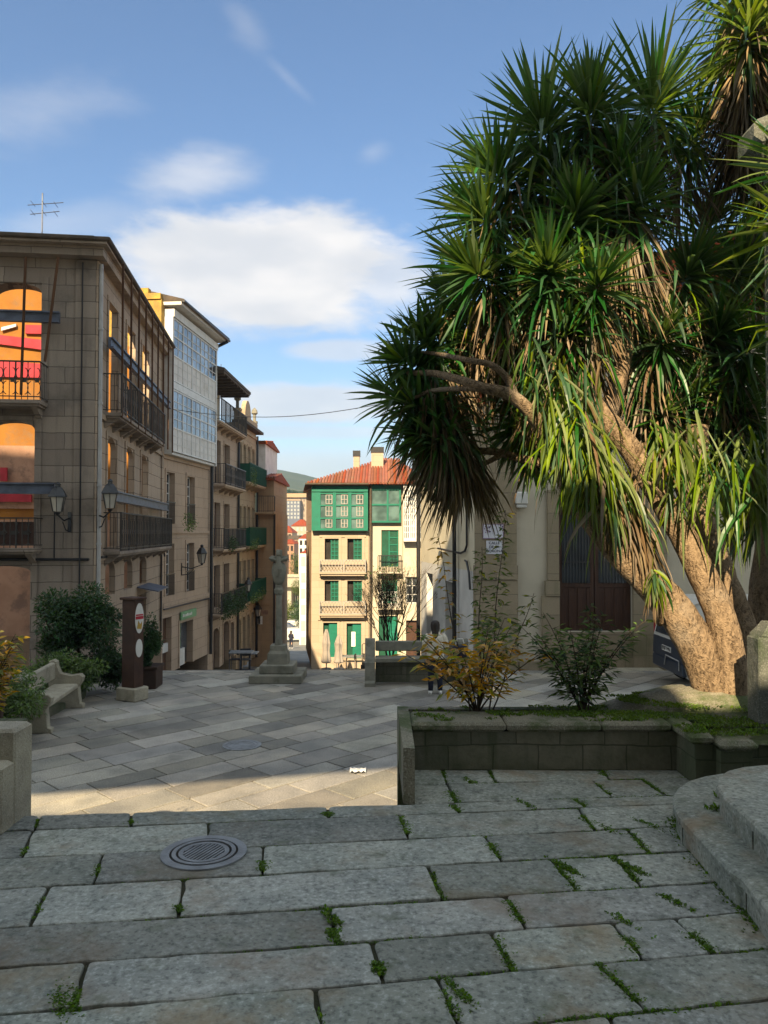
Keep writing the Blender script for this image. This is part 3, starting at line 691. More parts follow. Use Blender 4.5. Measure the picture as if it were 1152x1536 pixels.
# ================================================================== RUINED HOUSE, left foreground
C1 = (-7.37, 20.0); D1 = Vector((-1.32, 10.8)).normalized(); N1 = Vector((D1.y, -D1.x))
GB = -3.75
s1f = Face('ruined_house', 'roofless grey stone corner house propped with steel beams, orange walls showing through its windows', 'house', C1, D1, GB)
LEN = 10.88
cols = [(160, 174), (188, 200), (211, 221)]
ops = []
for k, (a, b) in enumerate(cols):
    xa = s1f.px(a, 700)[0]; xb = s1f.px(b, 700)[0]
    ops.append((xa, xb, 3.32, 6.35 - .0 * k, 0)); ops.append((xa, xb, -.38, 2.65, .28))
    ops.append((xa - .05, xb, -1.72, -.78, .3)); ops.append((xa - .05, xb, GB, -2.05, 0))
m = s1f.mb(); wallmesh(m, .0, LEN, GB, 7.0, .16, ops)
for o in ops:
    if o[2] > -1: surround(m, o, .13, .035, sill=False)
m.box(-.04, .45, -.06, -.001, GB, 6.98); m.box(LEN - .4, LEN, -.05, -.001, GB, 6.98)
m.box(.451, LEN, -.07, -.001, 3.0, 3.14); m.box(.451, LEN, -.06, -.001, -.72, -.58)
m.build('street_wall', 'b1s', s1f.root)
FL = 9.0
O2 = Vector(C1) - N1 * FL
s1g = Face('', '', '', (O2.x, O2.y), N1, GB, root=s1f.root)
fo = []
def xf(px_): return s1g.px(px_, 600)[0]
for (x1, zt_, zb_, ar) in ((61, 6.35, 3.32, .25), (53, 2.85, -.38, .25), (49, -.82, GB, .15)):
    xr = xf(x1); fo.append((xr - 1.25, xr, zb_, zt_, ar)); fo.append((xr - 4.2, xr - 2.95, zb_, zt_, ar))
m = s1g.mb(); wallmesh(m, 0, FL - .0, GB, 7.0, .55, fo)
for o in fo: surround(m, o, .16, .03, sill=False)
m.box(FL - .5, FL - .001, -.05, -.001, GB, 6.98)
m.build('square_wall', 'b1', s1f.root)
# eaves: deep old cornice with board and tiles on both fronts
m = s1f.mb(); m.box(-.0, LEN + .1, -.36, .0, 7.24, 7.295); m.box(.101, LEN + .05, -.24, .1, 7.001, 7.235); m.build('cornice', 'b1s', s1f.root)
m = s1g.mb(); m.box(-.1, FL + .242, -.352, .1, 7.003, 7.238); m.box(-.1, FL + .364, -.554, -.0, 7.243, 7.298); m.build('cornice', 'b1', s1f.root)
m = s1f.mb(); m.box(-.6, LEN + .1, -.46, .3, 7.302, 7.42, .03); m.build('roof_edge', 'roofd', s1f.root)
m = s1g.mb(); m.box(-.1, FL + .1, -.63, .3, 7.303, 7.421, .03); m.build('roof_edge', 'roofd', s1f.root)
# sun-lit inner walls of the shell
m = s1g.mb(); m.box(-6, FL - .6, 9.4, 9.7, .5, 7.0); m.box(-6, s1g.px(118, 500, -9.4)[0], 9.402, 9.698, 7.0, 10.15); m.build('inner_wall', 'orange', s1f.root)
m = s1g.mb(); m.box(-6, FL - .6, 9.39, 9.71, GB, .5); m.box(-6, 6.2, 9.30, 9.389, .9, 3.2); m.build('inner_wall', 'salmon', s1f.root)['label'] = 'pinkish plaster inner wall'
# the red painted bands on the inner wall
m = s1g.mb()
def band(x0, za0, za1, x1, zb0, zb1, y=9.28, mt='red'):
    m = s1g.mb(); m.prism([(x0, za0), (x1, zb0), (x1, zb1), (x0, za1)], y, y + .1, 'y'); m.build('painted_band', mt, s1f.root)
xr = s1g.px(-40, 500, -9.3)[0], s1g.px(66, 500, -9.3)[0]
def zb(py): return s1g.px(30, py, -9.3)[1]
for (ya0, ya1, yb0, yb1) in ((513, 500, 524, 509), (566, 540, 566, 545)): band(xr[0], zb(ya0), zb(ya1), xr[1], zb(yb0), zb(yb1))
band(s1g.px(38, 500, -9.3)[0], zb(500), zb(487), xr[1], zb(500), zb(487))
band(s1g.px(5, 500, -9.3)[0], zb(722), zb(702), s1g.px(15, 500, -9.3)[0], zb(722), zb(702), 9.15); band(xr[0], zb(753), zb(738), s1g.px(52, 500, -9.3)[0], zb(753), zb(742), 9.15)
pass
band(s1g.px(2, 500, -9.3)[0], zb(497), zb(492), s1g.px(24, 500, -9.3)[0], zb(490), zb(486), 9.28, 'white')
for zf in (3.2, -.5):
    m = s1f.mb(); m.box(.6, 9.2, .9, 1.05, zf - .2, zf); m.build('floor_beam', 'timber', s1f.root)
# balconies
w3 = [o for o in ops if o[2] == 3.32]
for o in w3: balcony(s1f, o[0] - .5, o[1] + .75, 3.22, .48, 1.05, 'b1', 'iron_grey', style='scroll')
balcony(s1f, 1.0, LEN - .5, -.48, .45, 1.05, 'b1', 'iron_grey', style='scroll')
def zz(px_, py): return s1g.px(px_, py)[1]
balcony(s1g, fo[0][0] - .3, xf(72), 3.28, .65, .95, 'b1', 'iron_grey', style='scroll')
balcony(s1g, fo[1][0] - .3, fo[1][1] + .3, 3.28, .65, .95, 'b1', 'iron_grey', style='scroll')
balcony(s1g, fo[3][0] - .5, xf(66), -.36, .65, .75, 'b1', 'iron_grey', style='scroll')
m = s1g.mb(); m.box(fo[3][0] - .5, xf(65), -.62, -.6, -.3, .28); m.build('balcony_sheet', 'corten', s1f.root)
# steel stabilising beams and timber props
for fcx, x0, x1, z in ((s1f, .35, LEN - .3, 4.98), (s1f, .35, LEN - .6, 1.0), (s1g, 0, xf(93), 5.42), (s1g, 0, xf(88), 1.12)):
    m = fcx.mb(); m.box(x0, x1, -.30, -.22, z - .14, z + .14); m.box(x0, x1, -.36, -.301, z - .14, z - .1); m.box(x0, x1, -.36, -.301, z + .1, z + .14)
    m.build('steel_beam', 'steel', s1f.root)
for k in range(9):
    x = .9 + k * (LEN - 1.6) / 8; m = s1f.mb(); m.box(x - .025, x + .025, -.50, -.45, 3.1, 7.23); m.build('timber_prop', 'timber', s1f.root)
for (a, b, c, d) in ((38, 385, 31, 592), (87, 385, 67, 542)):
    m = s1g.mb(); p0 = s1g.px(a, b, .68); p1 = s1g.px(c, d, .68); m.tube([(p0[0], -.66, min(7.2, p0[1])), (p1[0], -.66, p1[1])], .035, 6); m.build('timber_prop', 'timber', s1f.root)
m = s1g.mb(); m.tube([(FL - .32, -.1, -3), (FL - .32, -.1, 6.9)], .02, 6); m.tube([(0, -.08, -.62), (FL - .1, -.08, -.66)], .035, 6); m.tube([(xf(85), -.07, -.62), (xf(85), -.07, .55), (xf(98), -.07, .62)], .018, 5); m.build('cable', 'black', s1f.root)
m = s1f.mb(); m.tube([(-.0, -.12, 6.9), (-.0, -.12, -1.75)], .05, 10); m.tube([(.0, -.12, -1.751), (.0, -.12, GB)], .06, 10)
for z in (5.2, 3.3, 1.2, -.3): m.lathe([(.065, z), (.065, z + .06)], 10, (.0, -.12, 0))
m.build('drainpipe', 'pipe', s1f.root)
m = s1f.mb(); m.tube([(.5, -.07, -.62), (LEN, -.07, -.66), (LEN + .1, -.1, -.9)], .035, 6); m.tube([(LEN - .5, -.07, -.6), (LEN - .5, -.07, GB)], .03, 6); m.build('cable', 'black', s1f.root)
# dark boarded doors and mezzanine glazing on street side
for o in ops:
    if o[2] == -1.72: window(s1f, o, .3, 'brownwood', 'glass', 2, 2)
    if o[2] == GB: 
        m = s1f.mb(); m.box(o[0] + .01, o[1] - .01, .3, .36, GB, o[3] - .01); 
        for k in range(6): x = o[0] + .1 + (o[1] - o[0] - .2) * k / 5; m.box(x - .05, x + .05, .28, .299, GB + .1, o[3] - .15)
        m.build('door', 'brownwood', s1f.root)
m = s1f.mb(); x0, zc = s1f.px(188, 905); x1, _ = s1f.px(232, 890)
m.prism([(-.02, -1.78), (-.7, -1.92), (-.7, -1.89), (-.02, -1.74)], ops[11][0] - .5, ops[11][1] + .4, 'x'); m.build('awning', 'steel', s1f.root)
m = s1g.mb(); m.tube([(FL - 1.8, 1.5, 7.3), (FL - 1.8, 1.5, 9.3)], .02, 6)
for z, L in ((8.95, .55), (8.7, .45)):
    m.tube([(FL - 1.8 - L * .7, 1.5, z), (FL - 1.8 + L, 1.5, z + .12)], .012, 4)
    for q in (-.25, .05, .35): m.tube([(FL - 1.8 + q, 1.3, z + .05), (FL - 1.8 + q, 1.7, z + .05)], .008, 4)
m.build('antenna', 'steel', s1f.root)
# ================================================================== HOUSE WITH THE WHITE GLAZED GALLERY
P2 = Vector(C1) + D1 * LEN; D2 = Vector((.088, .996)).normalized(); L2 = 5.85; G2 = -5.6
f2 = Face('gallery_house', 'buff stone house with a two storey white glazed gallery', 'house', (P2.x, P2.y), D2, G2)
def opx(f, a, b, c, d, arch=0): return f.op(a, b, c, d, arch)
zr = lambda f, px_, py: f.px(px_, py)[1]
o2 = []
for (a, b) in ((249, 261), (280, 291)):
    xa, xb = f2.px(a, 750)[0], f2.px(b, 750)[0]; o2.append((xa, xb, .38, 2.45, 0)); o2.append((xa, xb, -2.5, -.42, 0))
dd = (f2.px(241, 970)[0] + .12, f2.px(256, 970)[0], G2, -3.35, 0); de = (f2.px(269, 970)[0], f2.px(290, 970)[0] - .15, G2, -3.75, 0)
m = f2.mb(); wallmesh(m, 0, L2, G2, 9.0, .4, o2 + [dd, de])
for o in o2 + [dd, de]: surround(m, o, .14, .03, sill=False)
m.box(0, L2, -.08, -.001, -2.95, -2.75); m.box(0, L2, -.06, -.001, 2.95, 3.1); m.box(0, L2, -.06, -.001, .0, .12)
m.build('wall', 'b2', f2.root)
m = f2.mb(); m.box(.01, L2 - .01, .41, 9, G2, 9.0); m.build('body', 'b2', f2.root)
m = f2.mb(); m.box(-.3, -.01, -.02, 9, 3, 9.15); m.box(-.36, .0, .0, 9.1, 9.151, 9.38); m.box(-.33, -.05, .5, 2.2, 9.381, 9.6); m.build('party_wall', 'yellow', f2.root)['label'] = 'mustard yellow plaster side wall'
for o in o2:
    window(f2, o, .2, 'white', 'glass', 2, 5)
    m = f2.mb(); m.box(o[0] - .05, o[1] + .05, -.06, -.02, o[2] + .85, o[2] + .89)
    for k in range(10): x = o[0] + (o[1] - o[0]) * k / 9; m.tube([(x, -.04, o[2] + .02), (x, -.04, o[2] + .85)], .009, 4)
    m.build('railing', 'black', f2.root)
m = f2.mb(); m.box(dd[0] + .01, dd[1] - .01, .2, .26, G2, -3.36); m.build('door', 'brownwood', f2.root)
m = f2.mb(); m.box(dd[0] + .02, dd[0] + .12, .06, .199, G2, -3.5); m.box(dd[0] + .13, dd[1] - .02, .1, .19, -4.75, -4.4); m.build('shop_frame', 'white', f2.root)
m = f2.mb(); m.box(de[0] + .01, de[1] - .5, .16, .24, G2, -4.9); m.box(de[0] + .01, de[0] + .1, .16, .24, -4.89, -3.8); m.build('door', 'white', f2.root)['label'] = 'white shop door'
m = f2.mb(); m.box(de[0] + .11, de[1] - .01, .25, .28, G2, -3.8); m.build('shop_window', 'glass', f2.root)
sg = f2.mb(); sg.box(de[0] - .05, de[1] + .25, -.1, -.04, -3.62, -3.28); so_ = sg.build('shop_sign', 'signgreen', f2.root)
m = f2.mb()
for k in range(7): x = de[0] + .12 + k * .17; m.box(x, x + .11, -.112, -.1005, -3.5, -3.41 + .03 * (k % 3 == 0))
m.build('sign_letter', 'white', so_)
# gallery
gz0, gz1 = 3.22, 8.55; gy = -.38
m = f2.mb(); m.box(.12, L2 - .12, gy + .08, -.001, gz0 - .1, gz0); m.box(.02, L2 - .02, gy - .05, -.001, gz1, gz1 + .3); m.box(.12, L2 - .12, gy + .0, -.001, 5.72, 6.0)
for s_ in (0, L2 - .12): m.box(s_ + .0, s_ + .12, gy, -.001, gz0 - .1, gz1 - .001)
gal = m.build('gallery', 'white', f2.root)
W5 = (L2 - .26) / 5
for st_, (za, zm, zb_) in enumerate(((3.24, 4.18, 5.70), (6.02, 7.05, 8.53))):
    for k in range(5):
        x0 = .13 + k * W5; m = f2.mb(); e = .035
        m.box(x0, x0 + e, gy, gy + .06, za, zb_); m.box(x0 + W5 - e, x0 + W5 - .002, gy, gy + .06, za, zb_)
        for z in (za, zm - .04, zm + .72, zb_ - .06): m.box(x0 + e, x0 + W5 - e - .002, gy + .003, gy + .057, z, z + .06)
        for z in (zm + .36, zm + 1.06): m.box(x0 + e, x0 + W5 - e - .002, gy + .012, gy + .048, z - .014, z + .014)
        for q in (1,): xx = x0 + W5 * q / 2; m.box(xx - .016, xx + .016, gy + .014, gy + .046, za + .06, zb_ - .06)
        for q in (1, 2): z = za + (zm - za) * q / 3; m.box(x0 + e, x0 + W5 - e - .002, gy + .016, gy + .044, z - .012, z + .012)
        cs = m.build('casement', 'white', gal)
        m = f2.mb(); m.box(x0 + .02, x0 + W5 - .02, gy + .031, gy + .04, zm, zb_); m.build('pane', 'glassb' if not (st_ == 1 and k == 4) else 'glass', gal)
        m = f2.mb(); m.box(x0 + .02, x0 + W5 - .02, gy + .03, gy + .04, za, zm - .04); m.build('panel', 'whitewash', gal)
m = f2.mb(); m.box(-.1, L2 + .35, -.75, 1.0, 8.98, 9.1); m.build('eaves', 'white', f2.root)
m = f2.mb(); m.prism([(-.85, 9.101), (-.85, 9.2), (3.5, 10.3), (8, 9.2), (8, 9.101)], -.1, L2 + .4, 'x'); m.build('roof', 'roofd', f2.root)
m = f2.mb(); m.tube([(L2 + .12, -.85, 9.0), (L2 + .12, -.2, 8.7), (L2 + .1, -.12, 8.4), (L2 + .1, -.12, G2)], .08, 8); m.tube([(-.1, -.84, 9.13), (L2 + .4, -.84, 9.08)], .06, 6); m.build('drainpipe', 'black', f2.root)
m = f2.mb(); m.tube([(0, -.1, -2.98), (L2, -.1, -3.02)], .03, 5); m.build('cable', 'black', f2.root)
# ================================================================== HOUSE 3: deep eaves, plants on balconies
P3 = Vector((P2.x, P2.y)) + D2 * L2; D3 = Vector((.02, 1)).normalized(); L3 = 6.4; G3 = -6.6
f3 = Face('tall_house', 'tan stone house under deep dark eaves with plants trailing from its lowest balcony', 'house', (P3.x, P3.y), D3, G3)
o3 = []; wx = [(f3.px(a, 700)[0], f3.px(b, 700)[0]) for a, b in ((321, 330), (336, 344))]; wx = [(a, b) for a, b in wx] 
for (a, b) in wx:
    for (c, d) in ((2.45, 4.55), (-.65, 1.5), (-3.65, -1.55)): o3.append((a, b, c, d, 0))
o3.append((wx[0][0] - .05, wx[0][1], G3, -4.6, .3)); o3.append((wx[1][0], wx[1][1] + .1, G3, -4.5, .3)); o3.append((4.9, 5.7, G3, -4.7, .2))
m = f3.mb(); wallmesh(m, 0, L3, G3, 5.3, .4, o3)
for o in o3: surround(m, o, .12, .03, sill=False)
m.box(0, L3, -.07, -.001, 5.1, 5.3); m.box(0, L3, -.05, -.001, -4.3, -4.1); m.build('wall', 'b3', f3.root)
m = f3.mb(); m.box(.01, L3 - .01, .41, 9, G3, 5.29); m.build('body', 'b3', f3.root)
m = f3.mb(); m.box(.3, L3 - .3, .9, 8, 5.301, 7.6); m.build('attic', 'plaster', f3.root)
m = f3.mb(); m.prism([(-.72, 7.62), (-.72, 7.75), (4, 8.9), (9, 7.7), (9, 7.62)], -.05, L3 + .1, 'x'); m.build('roof', 'roofd', f3.root)
m = f3.mb(); m.box(0.0, L3, -.68, .9, 7.52, 7.615)
for k in range(9): x = .2 + k * (L3 - .4) / 8; m.box(x - .05, x + .05, -.66, .9, 7.42, 7.519)
m.build('eaves', 'eave', f3.root)
for o in o3[:6]: window(f3, o, .2, 'brownwood', 'glass', 2, 4)
for o in o3[6:]:
    m = f3.mb(); m.box(o[0] + .01, o[1] - .01, .22, .28, G3, o[3] - .01); m.build('door', 'door', f3.root)
balcony(f3, .1, L3 - .1, 5.3, .55, 1.05, 'b3', 'iron_grey', style='bars')
balcony(f3, .9, L3 - .6, 2.35, .6, 1.0, 'b3', 'black', style='scroll'); balcony(f3, .6, L3 - .5, -.75, .6, 1.0, 'b3', 'black', style='bars'); balcony(f3, .1, L3 - .1, -3.8, .6, 1.0, 'b3', 'black', style='bars')
m = f3.mb(); m.tube([(L3 - .05, -.1, 5.2), (L3 - .05, -.1, G3)], .07, 8); m.build('drainpipe', 'black', f3.root)
m = f3.mb(); m.tube([(3.2, 1, 8.2), (3.2, 1, 9.6)], .02, 5); m.tube([(2.9, 1, 9.4), (3.8, 1, 9.2)], .012, 4); m.tube([(5.9, .8, 8), (5.9, .8, 9.2)], .02, 5); m.tube([(5.7, .8, 8.9), (6.5, .8, 8.7)], .012, 4); m.build('antenna', 'steel', f3.root)
# ================================================================== HOUSE 4: green balconies, parapet
P4 = P3 + D3 * L3; L4 = 5.6; G4 = -7.6
f4 = Face('parapet_house', 'honey stone house with rounded parapet ornament and three solid green balconies', 'house', (P4.x, P4.y), D3, G4)
o4 = []; cx = [.75, 2.05, 3.35, 4.65]
for x in cx:
    o4 += [(x - .4, x + .4, 2.95, 5.1, .35), (x - .38, x + .38, -.6, 1.55, .12), (x - .38, x + .38, -3.6, -1.55, 0), (x - .42, x + .42, G4, -4.75, .3)]
m = f4.mb(); wallmesh(m, 0, L4, G4, 6.1, .4, o4)
for o in o4: surround(m, o, .12, .03, sill=False)
m.box(0, L4, -.1, -.001, 5.75, 5.95); m.build('wall', 'b4', f4.root)
m = f4.mb(); m.box(.01, L4 - .01, .41, 9, G4, 6.09); m.build('body', 'b4', f4.root)
m = f4.mb(); m.box(-.05, L4 + .15, -.45, .3, 6.101, 6.25); m.build('cornice', 'roofd', f4.root)
m = f4.mb(); m.box(0, L4, -.1, .2, 6.251, 6.75); m.box(-.0, .5, -.16, .26, 6.76, 6.9)
arc = [(L4 / 2 + .9 * math.cos(k / 12 * math.pi), 6.751 + 1.0 * math.sin(k / 12 * math.pi)) for k in range(13)]; m.prism(arc, -.05, .2, 'y')
m.build('parapet', 'b4', f4.root)
m = f4.mb()
for x in (.25, L4 - .25): m.lathe([(.2, 6.76), (.2, 6.9), (.09, 6.95), (.09, 7.3), (.2, 7.4), (.16, 7.6), (.03, 7.75)], 10, (x, .05, 0))
m.build('finial', 'cross_stone', f4.root)
for o in o4:
    if o[2] > G4: window(f4, o, .2, 'brownwood', 'glass', 2, 4)
    else: m = f4.mb(); m.box(o[0] + .01, o[1] - .01, .22, .28, G4, o[3] - .01); m.build('door', 'door', f4.root)
for z in (2.85, -.7, -3.75): balcony(f4, .15, L4 - .1, z, .65, 1.0, 'b4', 'greend', style='panel')
m = f4.mb(); m.tube([(L4 - .03, -.1, 6.0), (L4 - .03, -.1, G4)], .07, 8); m.build('drainpipe', 'black', f4.root)
# ================================================================== HOUSE 5: juts into the street, tiled roof
P5 = P4 + D3 * L4; G5 = -8.6
f5 = Face('jutting_house', 'brown rendered house jutting into the street, red tiled roof over a corner balcony', 'house', (P5.x - .3, P5.y), (1, 0), G5)
L5 = 1.42
m = f5.mb(); m.box(0, L5, 0, 7, G5, 1.3); m.box(0, L5 + .03, -.05, -.001, -4.4, -4.1); m.box(L5 - .13, L5 + .0, -.04, -.002, G5, 1.2); m.box(.38, L5 - .05, .4, 6.9, 1.301, 3.3); m.build('wall', 'b5', f5.root)
m = f5.mb(); m.box(.2, .80, .6, 6, 3.6, 5.6); m.build('attic', 'whitewash', f5.root)
def tiles(fc, mb, x0, x1, y0, z0, y1, z1, n):
    for k in range(n):
        x = x0 + (x1 - x0) * (k + .5) / n; r = (x1 - x0) / n * .42
        mb.tube([(x, y0, z0), (x, y1, z1)], r, 8)
m = f5.mb(); m.prism([(-.35, 3.3), (-.35, 3.4), (3.2, 3.85), (7.2, 3.4), (7.2, 3.3)], .1, L5 + .12, 'x'); tiles(f5, m, .1, L5 + .12, -.4, 3.43, 3.2, 3.9, 9); m.build('roof', 'rooft', f5.root)
m = f5.mb(); m.prism([(.3, 5.6), (.3, 5.7), (3.2, 6.0), (6.2, 5.7), (6.2, 5.6)], .0, 0.95, 'x'); tiles(f5, m, .0, .95, .25, 5.73, 3.2, 6.05, 7); m.build('roof', 'rooft', f5.root)
balcony(f5, .1, L5 + .1, 1.3, .5, 1.0, 'b5', 'black', style='bars', corb=False)
m = f5.mb(); m.box(.35, .75, -.012, -.001, -5.6, -5.1); m.build('wall_poster', 'paper', f5.root); m = f5.mb(); m.box(.7, 1.1, -.012, -.001, -5.0, -4.75); m.build('wall_poster', 'salmon', f5.root)
m = f5.mb(); m.tube([(L5 + .06, -.06, 1.2), (L5 + .06, -.06, G5)], .06, 8); m.build('drainpipe', 'black', f5.root)
# ================================================================== GREEN GALLERY HOUSE, sunlit at the end
GG = -7.95
G0 = at(467, 900, 46); G1_ = at(553, 900, 46)
fg = Face('green_gallery_house', 'sunlit narrow stone house with a green glazed gallery under a red hipped roof', 'house', (G0.x, 46), (1, 0), GG)
LG = G1_.x - G0.x
def zG(py): return at(510, py, 46).z
def xG(px_): return at(px_, 900, 46).x - G0.x
og = []; 
for (a, b) in ((487, 508), (521, 543)): og += [(xG(a), xG(b), zG(840), zG(808), 0), (xG(a), xG(b), zG(902), zG(871), 0)]
og += [(xG(485), xG(506), zG(986), zG(934), 0), (xG(520), xG(542), zG(988), zG(935), 0)]
m = fg.mb(); wallmesh(m, 0, LG, GG, zG(796), .35, og)
for o in og: surround(m, o, .15, .04, sill=False)
m.box(xG(479), xG(549), -.05, -.002, zG(806), zG(800)); m.box(xG(479), xG(549), -.05, -.002, zG(866), zG(862)); m.box(xG(477), xG(552), -.07, -.002, zG(930), zG(926))
for a in (480, 514, 546): m.box(xG(a) - .07, xG(a) + .07, -.045, -.003, zG(1002), zG(932))
m.build('wall', 'green_house', fg.root)
m = fg.mb(); m.prism([(0.01, .36), (LG - .01, .36), (LG - .01, 8.5), (-1.15, 8.5)], GG, zG(797)); m.build('side_wall', 'b5', fg.root)
m = fg.mb(); m.prism([(0.01, .1), (LG - .01, .1), (LG - .01, 8.5), (-1.15, 8.5)], zG(796), zG(729)); m.build('upper_body', 'b3', fg.root)
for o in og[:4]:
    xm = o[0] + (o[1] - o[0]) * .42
    m = fg.mb(); m.box(o[0] + .005, xm, .28, .33, o[2] + .005, o[3] - .005); m.build('window', 'dark', fg.root)  # dark left strip stands in for shade of the reveal
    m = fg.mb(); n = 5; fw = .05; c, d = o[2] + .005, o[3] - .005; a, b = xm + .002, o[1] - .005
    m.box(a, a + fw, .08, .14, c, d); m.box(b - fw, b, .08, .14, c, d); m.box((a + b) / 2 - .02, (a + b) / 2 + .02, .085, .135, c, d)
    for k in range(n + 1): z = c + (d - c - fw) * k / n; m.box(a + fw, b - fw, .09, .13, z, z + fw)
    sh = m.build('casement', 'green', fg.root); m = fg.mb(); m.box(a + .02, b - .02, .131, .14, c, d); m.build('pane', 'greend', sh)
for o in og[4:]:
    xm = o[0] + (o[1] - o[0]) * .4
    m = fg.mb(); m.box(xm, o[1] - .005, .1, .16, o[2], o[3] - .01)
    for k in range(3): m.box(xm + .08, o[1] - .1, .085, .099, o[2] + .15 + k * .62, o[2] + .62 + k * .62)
    m.build('door', 'green', fg.root); m = fg.mb(); m.box(o[0] + .005, xm - .002, .24, .3, o[2], o[3] - .01); m.build('door_shade', 'greend', fg.root)  # darker green left strip stands in for the door reveal's shade
m = fg.mb(); m.box(xG(527), xG(533), .07, .083, zG(970), zG(948)); m.build('notice', 'paper', fg.root)
for z0 in (858, 920):
    z = zG(z0); m = fg.mb(); m.box(xG(479), xG(550), -.5, -.002, z - .1, z, .015); m.box(xG(482), xG(547), -.42, -.003, z - .2, z - .101); b_ = m.build('balcony', 'green_house', fg.root)
    m = fg.mb(); h = zG(839) - zG(858); xa, xb = xG(480), xG(549)
    for (p, q) in ((xa, xG(513)), (xG(515), xb)):
        m.box(p, q, -.49, -.44, z + h - .05, z + h); m.box(p, q, -.49, -.44, z + .02, z + .06)
        n = int((q - p) / .17)
        for k in range(n):
            x = p + (q - p) * k / n; e = (q - p) / n
            m.tube([(x, -.465, z + .05), (x + e, -.465, z + h * .5), (x, -.465, z + h - .04)], .014, 4); m.tube([(x + e, -.465, z + .05), (x, -.465, z + h * .5), (x + e, -.465, z + h - .04)], .014, 4)
        m.box(p, p + .05, -.495, -.435, z, z + h); m.box(q - .05, q, -.495, -.435, z, z + h)
    for xx in (xa, xb): 
        m.box(xx - .015, xx + .015, -.434, -.004, z + h - .04, z + h - .005); m.box(xx - .015, xx + .015, -.434, -.004, z + .04, z + .08)
        for k in range(4): m.tube([(xx, -.1 - k * .1, z), (xx, -.1 - k * .1, z + h)], .013, 4)
    m.build('railing', 'lattice', b_)
# the green gallery
gz0, gz1 = zG(796), zG(729)
m = fg.mb(); xa, xb = xG(468), xG(552); m.box(xa, xb, -.42, .09, gz0, gz0 + .08); m.box(xa, xb, -.42, .09, zG(738), gz1); m.box(xa, xG(479), -.4, .09, gz0 + .081, zG(739)); m.box(xG(548), xb, -.4, .09, gz0 + .081, zG(739))
gg = m.build('gallery', 'green', fg.root)
xs3 = [xG(479), xG(502), xG(525), xG(548)]
for i in range(3):
    m = fg.mb(); a, b = xs3[i], xs3[i + 1]
    m.box(a + .002, a + .09, -.4, -.33, gz0 + .081, zG(739)); m.box(b - .09, b - .002, -.4, -.33, gz0 + .081, zG(739))
    for py in (739, 757, 776, 792):
        z = zG(py); m.box(a + .09, b - .09, -.395, -.335, z - .1, z - .02)
    gf = m.build('casement', 'green', gg)
    m = fg.mb(); m.box(a + .05, b - .05, -.34, -.33, gz0 + .09, zG(740)); m.build('pane', 'glassg', gg)
    for (y0_, y1_) in ((743, 756), (760, 774), (779, 791)):
        m = fg.mb(); p, q = a + (b - a) * .45, a + (b - a) * .84; z0_, z1_ = zG(y1_), zG(y0_)
        for k in range(3): x = p + (q - p) * k / 2; m.box(x - .022, x + .022, -.37, -.345, z0_, z1_)
        for k in range(3): z = z0_ + (z1_ - z0_) * k / 2; m.box(p, q, -.368, -.347, z - .018, z + .018)
        m.build('glazing_bar', 'lattice', gg)
# hipped red roof over both parts
m = fg.mb(); zr_ = zG(727); rx0, rx1 = -.3, xG(640); ap = (xG(574), 5.0, zG(690) + 0.5); ap2 = (xG(600), 5.0, zG(690) + .5)
m.box(-.25, xG(553), -.62, .3, zr_ - .08, zr_ - .0); 
A_, B_, C2_, D_ = (rx0, -.7, zr_ + .02), (rx1, -.7, zr_ + .02), (rx1, 10, zr_ + .02), (rx0 - 1.2, 9.5, zr_ + .02)
m.quad(A_, B_, ap2, ap); m.quad(D_, A_, ap, ap); m.quad(C2_, D_, ap, ap2); m.quad(B_, C2_, ap2, ap2)
A, Bq = Vector(A_), Vector(B_); n = 42
for k in range(n + 1):
    x = A.x + (Bq.x - A.x) * k / n; v = Vector((x, -.72, zr_ + .05))
    tt = 1.0 if ap[0] <= x <= ap2[0] else ((x - A.x) / (ap[0] - A.x) if x < ap[0] else (Bq.x - x) / (Bq.x - ap2[0]))
    e = Vector((x, -.7 + 5.7 * tt, zr_ + .05 + (ap[2] - zr_) * tt))
    if tt > .02: m.tube([v, e], .075, 6)
m.build('roof', 'rooft', fg.root)
m = fg.mb(); m.tube([(-.3, -.75, zr_), (xG(553), -.75, zr_)], .06, 6); m.tube([(xG(556), -.3, zr_), (xG(556), -.12, GG)], .07, 6); m.build('gutter', 'eave', fg.root)
for (px_, w_, py0, py1, Yo) in ((535, 9, 705, 685, 3.0), (566, 18, 700, 679, 3.2)):
    p0 = at(px_, py1, 49); x = p0.x - G0.x; h = w_ / F * 49 / 2
    m = fg.mb(); m.box(x - h, x + h, Yo - .3, Yo + .3, zG(722), p0.z); ch = m.build('chimney', 'green_house', fg.root)
    m = fg.mb(); m.box(x - h - .04, x + h + .04, Yo - .34, Yo + .34, p0.z + .001, p0.z + .35); m.build('cowl', 'black', ch)
# second, cream part of the row
fh = Face('cream_house', 'cream plastered house with green shutters, right of the green gallery behind the bare tree', 'house', (G1_.x + .02, 46.05), (1, 0), GG)
xH = lambda px_: at(px_, 900, 46).x - G1_.x - .02
LH = xH(604)
oh = [(xH(572), xH(598), zG(850), zG(795), 0), (xH(572), xH(596), zG(905), zG(857), 0), (xH(568), xH(600), zG(1000), zG(924), 0), (xH(563), xH(600), zG(784), zG(728), 0)]
m = fh.mb(); wallmesh(m, 0, LH, GG, zG(728), .35, oh[:3]); m.box(xH(558), xH(603), -.06, -.002, zG(911), zG(906)); m.box(LH - .3, LH - .001, -.05, -.001, GG, zG(906)); m.box(.0, .25, -.05, -.001, GG, zG(906)); m.build('wall', 'plaster', fh.root)
m = fh.mb(); m.box(.01, LH - .01, .36, 8, GG, zG(729)); m.build('body', 'plaster', fh.root)
